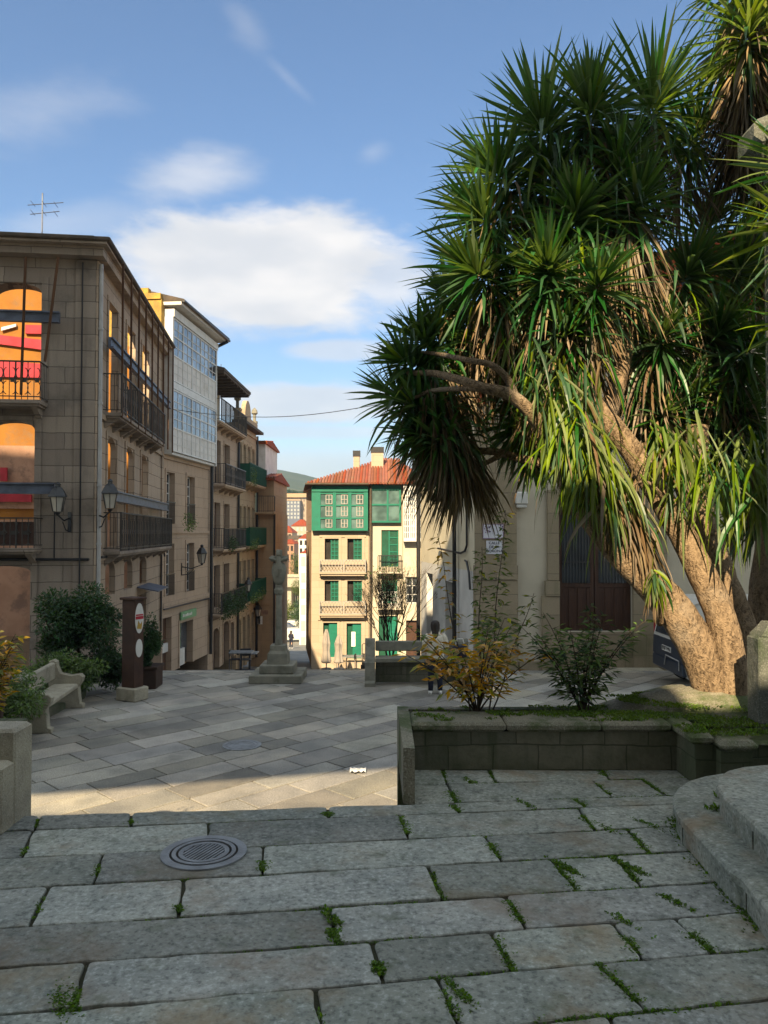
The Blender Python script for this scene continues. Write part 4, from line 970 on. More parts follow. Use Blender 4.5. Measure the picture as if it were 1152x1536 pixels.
for o in oh[:2]:
    xm = o[0] + (o[1] - o[0]) * .42; m = fh.mb(); m.box(o[0] + .005, xm, .1, .15, o[2], o[3]); m.build('reveal_shade', 'greend', fh.root)  # dark green left strip painted in as shade inside the reveal
    m = fh.mb(); c, d, a, b = o[2], o[3] - .01, xm, o[1] - .01
    m.box(a, a + .07, .08, .14, c, d); m.box(b - .05, b, .08, .14, c, d)
    for k in range(6): z = c + (d - c - .06) * k / 5; m.box(a + .07, b - .05, .09, .13, z, z + .06)
    sh = m.build('casement', 'green', fh.root); m = fh.mb(); m.box(a, b, .131, .14, c, d); m.build('pane', 'greend', sh)
o = oh[2]; m = fh.mb(); xm = o[0] + (o[1] - o[0]) * .4; m.box(xm, o[1] - .01, .1, .16, o[2], o[3] - .01)
for k in range(14): z = o[2] + .1 + k * .2; m.box(xm + .05, o[1] - .06, .085, .099, z, z + .1)
m.build('door', 'green', fh.root); m = fh.mb(); m.box(o[0] + .01, xm - .002, .2, .26, o[2], o[3]); m.build('door_shade', 'greend', fh.root)  # left strip of the door darkened as reveal shade
for zz_ in (857, 911):
    z = zG(zz_); m = fh.mb(); m.box(xH(566), xH(603), -.5, -.061, z - .1, z); bb = m.build('balcony', 'plaster', fh.root); m = fh.mb()
    n = 16; a, b = xH(567), xH(602)
    for k in range(n + 1): x = a + (b - a) * k / n; m.tube([(x, -.46, z), (x, -.46, z + .9)], .02, 4)
    m.box(a, b, -.48, -.44, z + .9, z + .95); m.build('railing', 'white' if zz_ == 911 else 'black', bb)
m = fh.mb(); a, b, c, d = oh[3][:4]; m.box(a - .3, b + .05, -.3, .0, c, c + .1); m.box(a - .3, b + .05, -.3, .0, d - .3, d)
for x in (a - .3, (a + b) / 2 - .05, b - .05): m.box(x, x + .1, -.3, -.22, c + .101, d - .301)
m.box(a - .2, b - .05, -.295, -.225, (c + d) / 2 - .1, (c + d) / 2); gl = m.build('gallery', 'green', fh.root)
m = fh.mb(); m.box(a - .2, b, -.24, -.23, c + .1, d - .3); m.build('pane', 'glassg', gl)
# white gallery house further right
fw_ = Face('white_gallery_house', 'narrow white house with a small paned gallery half hidden by hanging leaves', 'house', (xH(604.5) + G1_.x + .02, 45.8), (1, 0), GG)
xW = lambda px_: at(px_, 900, 45.8).x - fw_.O.x
LW = xW(636)
ow = [(xW(609), xW(628), zG(905), zG(865), 0), (xW(609), xW(628), zG(990), zG(930), 0)]
m = fw_.mb(); wallmesh(m, 0, LW, GG, zG(722), .35, ow); m.build('wall', 'plaster', fw_.root)
m = fw_.mb(); m.box(.01, LW - .01, .36, 8, GG, zG(723)); m.build('body', 'plaster', fw_.root)
window(fw_, ow[0], .15, 'white', 'glass', 2, 3); m = fw_.mb(); m.box(ow[1][0], ow[1][1], .2, .26, ow[1][2], ow[1][3]); m.build('door', 'door', fw_.root)
m = fw_.mb(); m.box(0.02, xW(632), -.55, -.001, zG(812), zG(808)); m.box(0.02, xW(632), -.55, -.001, zG(735), zG(730)); gl = m.build('gallery', 'white', fw_.root)
for i in range(3):
    a = .02 + (xW(632) - .02) * i / 3; b = .02 + (xW(632) - .02) * (i + 1) / 3; m = fw_.mb()
    for q in range(4): x = a + (b - a - .05) * q / 3; m.box(x, x + .05, -.55, -.5, zG(808), zG(735))
    for q in range(9): z = zG(808) + (zG(736) - zG(808)) * q / 8; m.box(a + .001, b - .001, -.545, -.505, z, z + .045)
    m.build('casement', 'white', gl); m = fw_.mb(); m.box(a, b, -.51, -.504, zG(807), zG(736)); m.build('pane', 'glassb' if i else 'glass', gl)
# ================================================================== CHAPEL at right
K0 = at(712, 900, 19.5); KD = Vector((-.133, .99)).normalized(); LK = 7.4; GK = -3.5
far = Vector((K0.x, 19.5)) + KD * LK
fk = Face('chapel', 'plastered chapel with a stone corner pilaster and a big dark wooden door', 'church', (K0.x, 19.5), (1, 0), GK)
xK = lambda px_: at(px_, 900, 19.5).x - K0.x
zK = lambda py: at(800, py, 19.5).z
od = (xK(838), xK(948), zK(947), zK(742), 0)
m = fk.mb(); wallmesh(m, xK(775), xK(1340), GK, 5.2, .6, [od]); m.build('wall', 'plaster', fk.root)
m = fk.mb()
m.box(0, xK(775) - .001, -.06, .5, zK(868), 5.15); m.box(-.03, xK(776), -.16, .5, zK(868), zK(850), .02) if 0 else None
m.box(-.02, xK(776) - .001, -.13, .49, zK(869), zK(848)); m.box(-.02, xK(776) - .001, -.10, .48, GK, zK(870)); m.box(-.1, xK(1330), -.25, .3, 5.151, 5.4)
m.box(xK(778), xK(836) - .32, -.06, -.002, GK, zK(992)); m.build('corner_pilaster', 'church_stone', fk.root)
m = fk.mb(); e = .002
m.box(xK(821), xK(838) - e, -.09, -.003, zK(870), zK(735)); m.box(xK(817), xK(838) - e, -.16, -.003, zK(893), zK(871)); m.box(xK(812), xK(838) - e, -.12, -.003, GK, zK(894)); m.box(xK(838) - e, xK(948) + e, -.09, -.003, zK(741), zK(728))
m.box(xK(948) + e, xK(985), -.12, -.003, GK, zK(728)); m.box(xK(838), xK(948), -.05, -.003, zK(985), zK(948)); m.box(xK(838), xK(948), -.10, -.003, GK, zK(986)); m.box(xK(985) + .003, xK(1000), -.06, -.003, GK, 5.1)
m.build('door_surround', 'church_stone', fk.root)
m = fk.mb(); m.box(xK(895), xK(985), -.5, -.121, GK, zK(1000), .015); m.box(xK(915), xK(982), -.9, -.501, GK, zK(1006), .015); m.build('step', 'pale_granite', fk.root)
for (a, b) in ((od[0] + .01, (od[0] + od[1]) / 2 - .01), ((od[0] + od[1]) / 2 + .01, od[1] - .01)):
    m = fk.mb(); zm = zK(878); m.box(a, b, .12, .18, od[2] + .01, od[3] - .01)
    for k in range(4): x = a + .1 + (b - a - .2) * k / 3.0; m.box(x - .07, x + .07, .1, .119, od[2] + .1, zm - .08)
    m.box(a, a + .09, .09, .118, od[2] + .01, od[3] - .01); m.box(b - .09, b, .09, .118, od[2] + .01, od[3] - .01); m.box(a + .09, b - .09, .09, .118, zm - .05, zm + .05); m.box(a + .09, b - .09, .09, .118, od[3] - .5, od[3] - .4)
    dl = m.build('door', 'door', fk.root)
    m = fk.mb(); m.box(a + .1, b - .1, .1, .117, zm + .06, od[3] - .51); pn = m.build('pane', 'glass', dl)
    m = fk.mb()
    for k in range(9): x = a + .14 + (b - a - .28) * k / 8; m.tube([(x, .06, zm + .05), (x, .06, od[3] - .4)], .012, 5)
    m.box(a + .1, b - .1, .05, .07, zm + .55, zm + .59); m.build('bar', 'black', dl)
# small things on the chapel front
m = fk.mb(); a, b = xK(773), xK(791); m.box(a, b, -.18, -.004, zK(757), zK(738), .03); m.box(a + .03, b - .03, -.16, -.01, zK(762), zK(757) - .001, .02); m.build('alarm_box', 'white', fk.root)
m = fk.mb(); a, b = xK(724), xK(755); m.box(a, b, -.085, -.061, zK(808), zK(786)); m_t = m.build('tile_plaque', 'tile', fk.root)
m = fk.mb(); random.seed(4)
for k in range(14): 
    x = a + .02 + .16 * random.random(); z = zK(790) - .17 * random.random(); m.lathe([(.001, 0), (.022, 0), (.018, .01), (.001, .012)], 6, (0, 0, 0)) if 0 else m.box(x, x + .03, -.09, -.0855, z, z + .03)
for k in range(6): x = b - .15 + .12 * random.random(); z = zK(788) - .06 * random.random(); m.box(x, x + .025, -.09, -.0855, z, z + .025)
for (x0, z0) in ((a, 0), (b - .012, 0)): m.box(x0, x0 + .012, -.09, -.0855, zK(808), zK(786))
m.box(a, b, -.0901, -.0856, zK(808), zK(807)); m.box(a, b, -.0901, -.0856, zK(787), zK(786)); m.build('painted_border', 'mural', m_t)
m = fk.mb(); a2, b2 = xK(729), xK(753); m.box(a2, b2, -.08, -.061, zK(831), zK(811)); m_s = m.build('street_name_plaque', 'tile', fk.root)
def text(s_, size, name, mat, parent, M_, align='CENTER', ext=.003):
    cu = bpy.data.curves.new(name, 'FONT'); cu.body = s_; cu.size = size; cu.align_x = align; cu.align_y = 'CENTER'; cu.extrude = ext
    o = bpy.data.objects.new(name, cu); COL.objects.link(o); dg = bpy.context.evaluated_depsgraph_get(); me = bpy.data.meshes.new_from_object(o.evaluated_get(dg)); bpy.data.objects.remove(o)
    me.transform(M_); me.materials.clear(); me.materials.append(g[mat]); o = bpy.data.objects.new(name, me); COL.objects.link(o); o.parent = parent; return o
FR = Matrix.Rotation(R(90), 4, 'X')
for k, s_ in enumerate(('CALLE', 'DE LA', 'CORONA')):
    text(s_, .095, 'lettering', 'navy', m_s, fk.M @ Matrix.Translation(((a2 + b2) / 2, -.083, zK(814.5 + k * 6))) @ FR)
m = fk.mb(); m.tube([(xK(771), -.04, zK(745)), (xK(771), -.04, zK(640))], .012, 5); m.build('cable', 'black', fk.root)
# street side wall of the chapel
fl = Face('', '', '', (far.x, far.y), -KD, GK, root=fk.root)
ol = []
for (a, b, c, d) in ((640, 649, 860, 1020), (668, 682, 873, 1020)): 
    xa, xb = fl.px(a, 900)[0], fl.px(b, 900)[0]; ol.append((xa, xb, GK, fl.px((a + b) / 2, c)[1], 0))
zw = -.95
m = fl.mb(); wallmesh(m, 0, LK - .001, zw, 3.2, .5, []); m.build('side_wall', 'creamwall', fk.root)
m = fl.mb(); wallmesh(m, 0, LK - .001, GK - 1, zw - .002, .52, [(o[0], o[1], GK - 1, min(o[3], zw - .1), 0) for o in ol]); m.build('whitewashed_base', 'whitewash', fk.root)
for o in ol: m = fl.mb(); m.box(o[0] + .01, o[1] - .01, .2, .26, GK - 1, min(o[3], zw - .1)); m.build('side_door', 'door', fk.root)
m = fl.mb(); m.prism([(-.55, 3.201), (-.55, 3.33), (3.5, 4.4), (3.5, 3.201)], 0, LK + .1, 'x'); m.build('eaves', 'rooft', fk.root)
xp = fl.px(688, 800)[0]; m = fl.mb(); m.tube([(xp, -.12, 3.1), (xp, -.12, GK)], .055, 8); m.tube([(fl.px(632, 800)[0], -.1, 3.1), (fl.px(632, 800)[0], -.1, GK - 1)], .07, 8); m.build('drainpipe', 'black', fk.root)
xc = fl.px(703, 800)[0]; m = fl.mb(); m.tube([(xc, -.05, 3.1), (xc, -.05, -.3), (xc - .15, -.06, -.45), (xc - .6, -.07, -.52), (xp, -.13, -.5), (xp - 2.5, -.06, -.45)], .03, 6); m.tube([(xc - .2, -.05, -.7), (xc + .1, -.08, -.72), (xc + .35, -.08, -1.0), (xc + .45, -.08, -1.4)], .03, 6); m.build('cable', 'black', fk.root)
m = fk.mb(); m.box(.45, 14, .65, 9, GK, 4.9); m.build('nave', 'plaster', fk.root)
m = fk.mb(); m.prism([(.0, 5.41), (14, 5.41), (14, 5.6), (8, 8), (.0, 5.55)], -.3, 9, 'y'); m.build('roof', 'rooft', fk.root)
# ================================================================== FAR TOWN
def house(name, label, px0, px1, pyt, pyb, Y, dep, wall, roof, win=None, rh=0, group=None, flat=False):
    a, b = at(px0, pyb, Y), at(px1, pyb, Y); zt_ = at(px0, pyt, Y).z; w_ = b.x - a.x; zb_ = min(a.z, terrain_z((a.x + b.x) / 2, Y)) - 1
    f = Face(name, label, 'house', (a.x, Y), (1, 0), zb_); 
    if group: f.root['group'] = group
    m = f.mb(); m.box(0, w_, 0, dep, zb_, zt_); m.build('wall', wall, f.root)
    m = f.mb(); e = w_ * .05
    if flat: m.box(-e, w_ + e, -e, dep + e, zt_ + .001, zt_ + rh)
    else: m.loft([[m.p(q) for q in ((-e, -e, zt_ + .01), (w_ + e, -e, zt_ + .01), (w_ + e, dep + e, zt_ + .01), (-e, dep + e, zt_ + .01))], [m.p(q) for q in ((w_ * .4, dep * .45, zt_ + rh), (w_ * .6, dep * .45, zt_ + rh), (w_ * .6, dep * .55, zt_ + rh), (w_ * .4, dep * .55, zt_ + rh))]])
    m.build('roof', roof, f.root)
    if win:
        c, r, wm = win
        zb2 = at(px0, pyb, Y).z
        for i in range(c):
            for j in range(r):
                x = w_ * (i + .5) / c; z = zb2 + (zt_ - zb2) * (j + .5) / r; ww = w_ / c * .28; wh = (zt_ - zb2) / r * .3
                m = f.mb(); m.box(x - ww, x + ww, -.04, -.001, z - wh, z + wh); m.build('window', wm, f.root)
    return f
house('pink_house', 'small pink house with two rows of windows, down in the valley', 422, 441, 816, 842, 150, 10, 'salmon', 'rooft', (3, 2, 'dark'), .9)
house('glazed_block', 'pale block with long glazed galleries at the left of the valley gap', 396, 421, 815, 868, 145, 12, 'white', 'rooft', (1, 5, 'curtain'), .8)
house('brown_roof_house', 'house with a long flat brown roof above the pink house', 422, 448, 809, 818, 165, 14, 'b3', 'roofd', (4, 1, 'dark'), .8, flat=True)
house('orange_roof_house', 'low house with an orange tiled roof at the left of the valley gap', 400, 425, 807, 816, 185, 15, 'whitewash', 'rooft', (3, 1, 'dark'), 1.9)
house('yellow_house', 'cream house under a red hip roof, right of the valley gap', 437, 462, 789, 808, 215, 12, 'green_house', 'rooft', (4, 2, 'curtain'), 1.9)
house('grey_roof_house', 'grey house with a brownish hip roof left of the cream house', 417, 438, 799, 810, 200, 12, 'b3', 'rooft', (3, 1, 'dark'), 1.8)
house('red_roof_house', 'small white house with a pinkish red roof under the apartment block', 398, 414, 778, 790, 250, 12, 'whitewash', 'rooft', (2, 1, 'dark'), 1.8)
house('blue_wall_house', 'small pale blue house with an orange roof near the dark side wall', 448, 462, 808, 832, 130, 9, 'whitewash', 'rooft', (2, 2, 'dark'), .8)
house('white_tower_house', 'thin white house edge beside the dark side of the green gallery house', 449, 460, 830, 975, 85, 8, 'whitewash', 'rooft', (1, 6, 'curtain'), .3)
house('apartment_block', 'wide grey apartment block with a blue glazed strip below the hill', 396, 476, 746, 792, 330, 15, 'b3', 'b5', (14, 6, 'b1'), 1.6, flat=True)
house('blue_panel_block', 'narrow block of blue glazed balconies standing before the grey apartments', 430, 450, 751, 779, 325, 4, 'steel', 'b3', (4, 5, 'curtain'), .6, flat=True)
house('hillside_villa', 'tiny pale orange villa high on the wooded hillside', 413, 428, 717, 724, 900, 12, 'green_house', 'rooft', (3, 1, 'dark'), 2)
# road viaduct
a, b = at(400, 866, 125), at(480, 866, 125)
m = MB(Matrix.Translation(-Vector((a.x, 125, -12)))); m.box(a.x - 20, b.x + 20, 125, 133, a.z - 1.6, a.z, .1); m.box(a.x - 20, b.x + 20, 124.8, 125, a.z + .001, a.z + .5)
for x in (a.x - 6, a.x + 2.8, b.x + 4): m.box(x, x + 1.0, 126, 132, -13, a.z - 1.61)
o = m.build('viaduct', 'pale_granite'); o.location = (a.x, 125, -12); tag(o, 'grey concrete road bridge crossing behind the stone cross', 'bridge')
# ================================================================== YUCCA TREES
def blade(mb, p, d, L, w, droop, seg=5, fold=.25, twist=0.0, kink=0):
    d = d.normalized(); side = d.cross(Vector((0, 0, 1)))
    if side.length < .1: side = d.cross(Vector((random.random() - .5, random.random() - .5, 0)))
    side.normalize()
    if twist: side = (Matrix.Rotation(twist, 3, d) @ side)
    prev = None; wp = (.55, .9, 1.0, .82, .5, .0) if seg == 5 else (.7, 1.0, .7, 0)
    for i in range(seg + 1):
        nrm = side.cross(d).normalized(); h = w * wp[i] / 2
        if i < seg: cur = (mb.p(p - side * h + nrm * h * fold), mb.p(p), mb.p(p + side * h + nrm * h * fold))
        else: cur = (mb.p(p),)
        if prev:
            if len(cur) == 3: mb.face((prev[0], prev[1], cur[1], cur[0])); mb.face((prev[1], prev[2], cur[2], cur[1]))
            else: mb.face((prev[0], prev[1], cur[0])); mb.face((prev[1], prev[2], cur[0]))
        prev = cur
        p = p + d * (L / seg); d = (d + Vector((0, 0, -droop * (i + 1) / seg - (kink if i == 2 else 0)))).normalized()
        side = (side - d * side.dot(d)).normalized()
def head(parent, inv, c, axis, n=150, L=.62, w=.042, light=.12, skirt=70, sk_len=.55, stem=.3, maxang=125, droop=.25, deadL=.6):
    """one spiky leaf head: stiff young leaves on top, hanging old ones, a brown skirt of dead leaves below"""
    axis = Vector(axis).normalized(); c = Vector(c)
    q = Vector((0, 0, 1)).rotation_difference(axis) @ Matrix.Rotation(random.random() * 6, 3, 'Z').to_quaternion(); L *= random.uniform(.85, 1.15); dsc = random.uniform(.6, 1.8); n = int(n * random.uniform(.75, 1.05))
    m = MB(inv)
    for k in range(n):
        f = (k + random.random()) / n; th = R(4 + (maxang - 4) * f ** .8) ; ph = k * 2.39996 + random.uniform(-.2, .2)
        d = q @ Vector((math.sin(th) * math.cos(ph), math.sin(th) * math.sin(ph), math.cos(th)))
        ll = L * (.72 + .38 * math.sin(min(1, f * 1.4) * 1.9)) * random.uniform(.8, 1.15)
        m.cur = 1 if random.random() < light else 0; dr_ = droop * random.uniform(.1, 1.6) * (.2 + f) * dsc
        if f > .5 and random.random() < .45: dr_ += random.uniform(.4, 1.3); ll *= 1.1
        if f > .55 and random.random() < .05: m.cur = 2
        blade(m, c - axis * stem * f + d * .03, d, ll * (random.uniform(.5, .8) if random.random() < .12 else 1), w * random.uniform(.6, 1.1), dr_, twist=random.uniform(-.9, .9), kink=random.uniform(.5, 2) if random.random() < .09 else 0)
    m.build('leaf_head', ['leaf', 'leafL', 'dead'], parent, flipfix=False)
    if skirt:
        m = MB(inv); skirt = int(skirt * 1.7)
        for k in range(skirt):
            f = random.random(); ph = random.uniform(0, 6.283); s_ = c - axis * stem * 1.0 - (axis * .4 + Vector((0, 0, .6))) * sk_len * f * 1.25
            d = Vector((math.cos(ph) * .55, math.sin(ph) * .55, -.9 + random.uniform(-.25, .35)))
            blade(m, s_ + Vector((math.cos(ph), math.sin(ph), 0)) * random.uniform(.04, .16), d, deadL * random.uniform(.55, 1.15), w * .55, .5, seg=3, fold=.5, twist=random.uniform(-1, 1))
        m.build('dead_leaf_skirt', 'dead', parent, flipfix=False)
def crom(pts, rs, sub=8):
    P_ = [Vector(p) for p in pts]; out = []; ro = []
    for i in range(len(P_) - 1):
        a, b, c, d = P_[max(0, i - 1)], P_[i], P_[i + 1], P_[min(len(P_) - 1, i + 2)]
        for k in range(sub):
            t_ = k / sub; out.append(.5 * ((2 * b) + (c - a) * t_ + (2 * a - 5 * b + 4 * c - d) * t_ ** 2 + (3 * b - a - 3 * c + d) * t_ ** 3)); ro.append(rs[i] + (rs[i + 1] - rs[i]) * t_)
    out.append(P_[-1]); ro.append(rs[-1]); return out, ro
def limb(name, parent, inv, pts, rs, n=14, rough=.05, sub=8):
    pts, rs = crom(pts, rs, sub); m = MB()
    m.tube(pts, rs, n)
    c0 = [Vector(v) for v in m.v]; nn = len(pts)
    for i in range(nn):
        for k in range(n):
            v = c0[i * n + k]; d = (v - pts[i]); nz = mnoise.noise(v * 9) * .6 + mnoise.noise(v * 25) * .4
            v2 = v + d * nz * rough * 2.2; m.v[i * n + k] = tuple(inv @ v2)
    return m.build(name, 'bark', parent, smooth=True)
random.seed(42)
yb = at(1080, 1085, 6.5)
yt = thing('yucca_tree', 'huge yucca tree with two leaning sunlit trunks, spiky dark leaf heads and brown leaf skirts', 'tree', tuple(yb))
YI = Matrix.Translation(-yb)
A = lambda x, y, Y: at(x, y, Y)
limb('trunk', yt, YI, [A(1102, 1115, 6.40), A(1098, 1060, 6.42), A(1095, 1000, 6.45), A(1084, 935, 6.5), A(1062, 880, 6.55), A(1026, 808, 6.65), A(981, 731, 6.75), A(950, 680, 6.85), A(919, 640, 6.9), A(888, 600, 7.0), A(865, 560, 7.1)], [.24, .155, .13, .12, .118, .108, .10, .098, .095, .09, .08], 36, .035, 10)
limb('trunk', yt, YI, [A(1082, 1110, 6.5), A(1074, 1050, 6.5), A(1054, 990, 6.52), A(1028, 940, 6.55), A(995, 895, 6.6), A(962, 862, 6.6), A(915, 812, 6.65), A(865, 745, 6.8), A(838, 690, 6.9)], [.24, .16, .155, .155, .15, .13, .115, .10, .085], 36, .035, 10)
limb('trunk', yt, YI, [A(1108, 1075, 6.75), A(1112, 960, 6.9), A(1080, 860, 7.1), A(1050, 760, 7.2), A(1045, 640, 7.3)], [.16, .15, .13, .12, .1], 20, .06)
m = MB(YI); 
for k in range(6): pass
limb('branch', yt, YI, [A(842, 690, 6.9), A(800, 625, 6.6), A(765, 592, 6.5), A(725, 582, 6.45), A(690, 570, 6.55), A(650, 560, 6.9), A(612, 560, 7.2)], [.08, .062, .052, .042, .037, .03, .02], 14, .05)
limb('branch', yt, YI, [A(775, 600, 6.52), A(762, 570, 6.5), A(738, 548, 6.45), A(700, 540, 6.55), A(662, 532, 6.9), A(632, 528, 7.2)], [.036, .032, .027, .024, .02, .012], 12, .05)
limb('branch', yt, YI, [A(735, 585, 6.45), A(700, 583, 6.5), A(650, 586, 6.9), A(615, 600, 7.1)], [.026, .024, .02, .014], 10, .05)
limb('branch', yt, YI, [A(840, 700, 7.2), A(790, 690, 7.3), A(745, 678, 7.3), A(710, 676, 7.3), A(690, 672, 7.3), A(636, 660, 7.2)], [.05, .04, .035, .032, .03, .022], 12, .05)
limb('branch', yt, YI, [A(752, 682, 7.3), A(725, 696, 7.25), A(690, 706, 7.2), A(660, 700, 7.2)], [.026, .022, .02, .014], 10, .05)
limb('branch', yt, YI, [A(905, 640, 7.0), A(930, 560, 7.2), A(945, 460, 7.3), A(950, 350, 7.4), A(920, 240, 7.3)], [.09, .08, .07, .065, .05], 14, .05)
limb('branch', yt, YI, [A(880, 590, 7.1), A(840, 520, 7.1), A(810, 430, 7.1), A(800, 330, 7.2)], [.08, .07, .06, .045], 12, .05)
limb('branch', yt, YI, [A(840, 520, 7.1), A(770, 480, 7.2), A(720, 450, 7.2)], [.06, .045, .03], 12, .05)
limb('branch', yt, YI, [A(1000, 765, 6.7), A(975, 720, 6.6), A(985, 700, 6.5)], [.03, .02, .008], 10, .05)
limb('branch', yt, YI, [A(1005, 770, 6.72), A(985, 735, 6.5), A(965, 722, 6.4), A(948, 730, 6.35)], [.025, .018, .012, .006], 10, .05)
limb('branch', yt, YI, [A(990, 935, 6.5), A(985, 895, 6.3), A(978, 865, 6.25)], [.03, .022, .016], 10, .08)
HS = [  # px, py, depth, axis, n, L, light, skirt
    (885, 150, 7.2, (-.05, -.15, 1), 190, .78, .08, 90), (985, 145, 7.4, (.25, -.1, 1), 170, .74, .08, 60), (808, 180, 7.3, (-.4, -.1, 1), 150, .68, .12, 40),
    (960, 290, 6.9, (.15, -.5, .8), 120, .62, .06, 260), (865, 310, 6.8, (-.1, -.6, .8), 160, .62, .06, 60), (738, 250, 7.3, (-.6, -.1, .8), 140, .6, .2, 30), (716, 320, 7.2, (-.8, -.2, .6), 140, .58, .15, 30),
    (820, 400, 6.7, (-.3, -.8, .5), 150, .62, .05, 60), (705, 400, 7.0, (-.7, -.4, .5), 150, .6, .2, 60), (900, 420, 6.6, (.1, -.8, .45), 140, .62, .05, 100), (780, 450, 7.3, (-.4, -.5, .4), 120, .6, .2, 110),
    (1050, 190, 7.6, (.4, 0, .9), 110, .6, .15, 40), (830, 260, 7.2, (-.2, -.3, .8), 140, .62, .1, 40), (930, 240, 7.0, (.1, -.4, .9), 140, .62, .06, 90), (670, 440, 7.5, (-.6, 0, .8), 110, .5, .12, 40), (850, 500, 6.8, (0, -.6, .3), 120, .6, .1, 110), (690, 470, 7.7, (-.5, -.2, .7), 100, .5, .1, 70),
    (625, 505, 7.3, (-.6, -.1, .8), 120, .52, .05, 40), (598, 540, 7.2, (-.9, -.2, .5), 120, .5, .04, 60), (650, 500, 7.4, (-.4, -.5, .5), 90, .48, .05, 90),
    (612, 605, 7.1, (-.9, -.3, .3), 110, .5, .04, 110), (625, 650, 7.1, (-.8, -.4, .1), 110, .48, .04, 120), (655, 665, 7.05, (-.3, -.4, -.1), 80, .44, .04, 90), (585, 590, 7.4, (-.9, 0, .6), 70, .45, .04, 20),
    (775, 650, 7.5, (-.3, -.3, -.4), 110, .46, .03, 20), (800, 690, 7.6, (0, -.3, -.6), 70, .42, .03, 10), (760, 560, 7.5, (-.3, -.1, .3), 80, .46, .15, 40),
    (1065, 330, 7.9, (.3, -.2, .8), 90, .55, .5, 20), (1040, 400, 7.3, (.3, -.5, .6), 140, .62, .12, 60), (1120, 390, 7.4, (.3, -.4, .6), 140, .6, .3, 40), (1000, 500, 7.2, (.1, -.6, .4), 130, .6, .05, 80),
    (1080, 500, 7.4, (.2, -.6, .3), 140, .62, .04, 40), (1140, 520, 7.2, (.3, -.5, .2), 140, .6, .05, 40), (1040, 590, 7.5, (.2, -.5, .1), 130, .62, .04, 50), (1110, 620, 7.6, (.2, -.5, 0), 140, .62, .04, 50),
    (1000, 620, 7.4, (0, -.4, .1), 100, .6, .05, 60), (1150, 700, 7.6, (0, -.5, -.2), 120, .6, .05, 30), (1080, 700, 7.7, (0, -.4, -.2), 120, .6, .04, 30), (1150, 250, 7.7, (.2, -.2, .8), 110, .6, .5, 20),
    (1140, 800, 8.0, (0, -.3, -.4), 90, .55, .04, 20), (1000, 560, 7.9, (0, 0, .3), 90, .6, .04, 20), (940, 520, 7.9, (0, 0, .3), 90, .6, .04, 20), (1080, 600, 8.2, (0, 0, .2), 110, .65, .04, 10), (1150, 600, 8.3, (0, 0, .2), 110, .65, .04, 10), (900, 350, 7.9, (0, .2, .6), 110, .6, .04, 10), (820, 350, 7.8, (-.2, .2, .6), 90, .55, .3, 10)]
for (x, y, Y, ax, n, L, li, sk) in HS:
    head(yt, YI, A(x, y, Y), ax, int(n * 1.12), L, .045, li, sk, .5, .3, 128 if ax[2] > 0 else 110, .28 if ax[2] > 0 else .5, .62)
def drape(parent, inv, pts, n, L, w=.034, light=.8, spread=.1, droop=.5):
    """older leaves hanging from a limb"""
    m = MB(inv)
    for k in range(n):
        p = random.choice(pts); p = Vector(p) + Vector((random.gauss(0, spread), random.gauss(-.05, spread * .6), random.gauss(0, spread)))
        ph = random.uniform(0, 6.283); d = Vector((math.cos(ph) * .45, math.sin(ph) * .45 - .1, random.uniform(-1.3, -.25)))
        m.cur = 1 if random.random() < light else random.choice((0, 0, 0, 0, 1, 2))
        blade(m, p, d, L * random.uniform(.6, 1.2), w * random.uniform(.65, 1.05), droop * random.uniform(1.0, 1.9), twist=random.uniform(-1, 1))
    m.build('hanging_leaves', ['leaf', 'leafL', 'dead'], parent, flipfix=False)
drape(yt, YI, [A(800, 520, 6.7), A(830, 560, 6.6), A(850, 590, 6.6), A(790, 560, 6.7), A(870, 560, 6.6)], 90, .58, light=.45)
drape(yt, YI, [A(840, 610, 6.55), A(870, 640, 6.5), A(890, 670, 6.5), A(850, 650, 6.55)], 160, .64, spread=.08, light=.7)
drape(yt, YI, [A(880, 690, 6.5), A(900, 720, 6.5), A(925, 740, 6.5), A(870, 670, 6.55)], 130, .6, light=.6, spread=.08)
drape(yt, YI, [A(1000, 660, 6.4), A(1030, 650, 6.5), A(980, 650, 6.5)], 40, .6, light=.8, spread=.09)
drape(yt, YI, [A(1080, 690, 6.5), A(1110, 700, 6.5), A(1140, 680, 6.4), A(1060, 680, 6.6), A(1040, 720, 6.6)], 130, .64, light=.7, spread=.14)
drape(yt, YI, [A(978, 862, 6.22)], 22, .3, light=.85, spread=.02, w=.035)
drape(yt, YI, [A(1150, 690, 6.3), A(1135, 740, 6.4)], 26, .65, light=.8, spread=.06, w=.06)
m = MB(YI)
for k in range(150):
    p = random.choice([A(905, 700, 6.55), A(925, 730, 6.5), A(940, 760, 6.5), A(960, 800, 6.5), A(880, 670, 6.6)]) + Vector((random.gauss(0, .05), random.gauss(0, .05), random.gauss(0, .06)))
    blade(m, p, Vector((random.uniform(-.1, .6), random.uniform(-.4, .2), -.9)), random.uniform(.3, .6), .03, .4, seg=3, fold=.5, twist=random.uniform(-1, 1))
for k in range(26):
    p = A(980, 868, 6.25) + Vector((random.gauss(0, .02), random.gauss(0, .02), random.gauss(0, .03))); blade(m, p, Vector((random.uniform(-.3, .5), random.uniform(-.3, .2), -.9)), random.uniform(.2, .36), .03, .4, seg=3, fold=.5)
m.build('dead_leaf_skirt', 'dead', yt, flipfix=False)
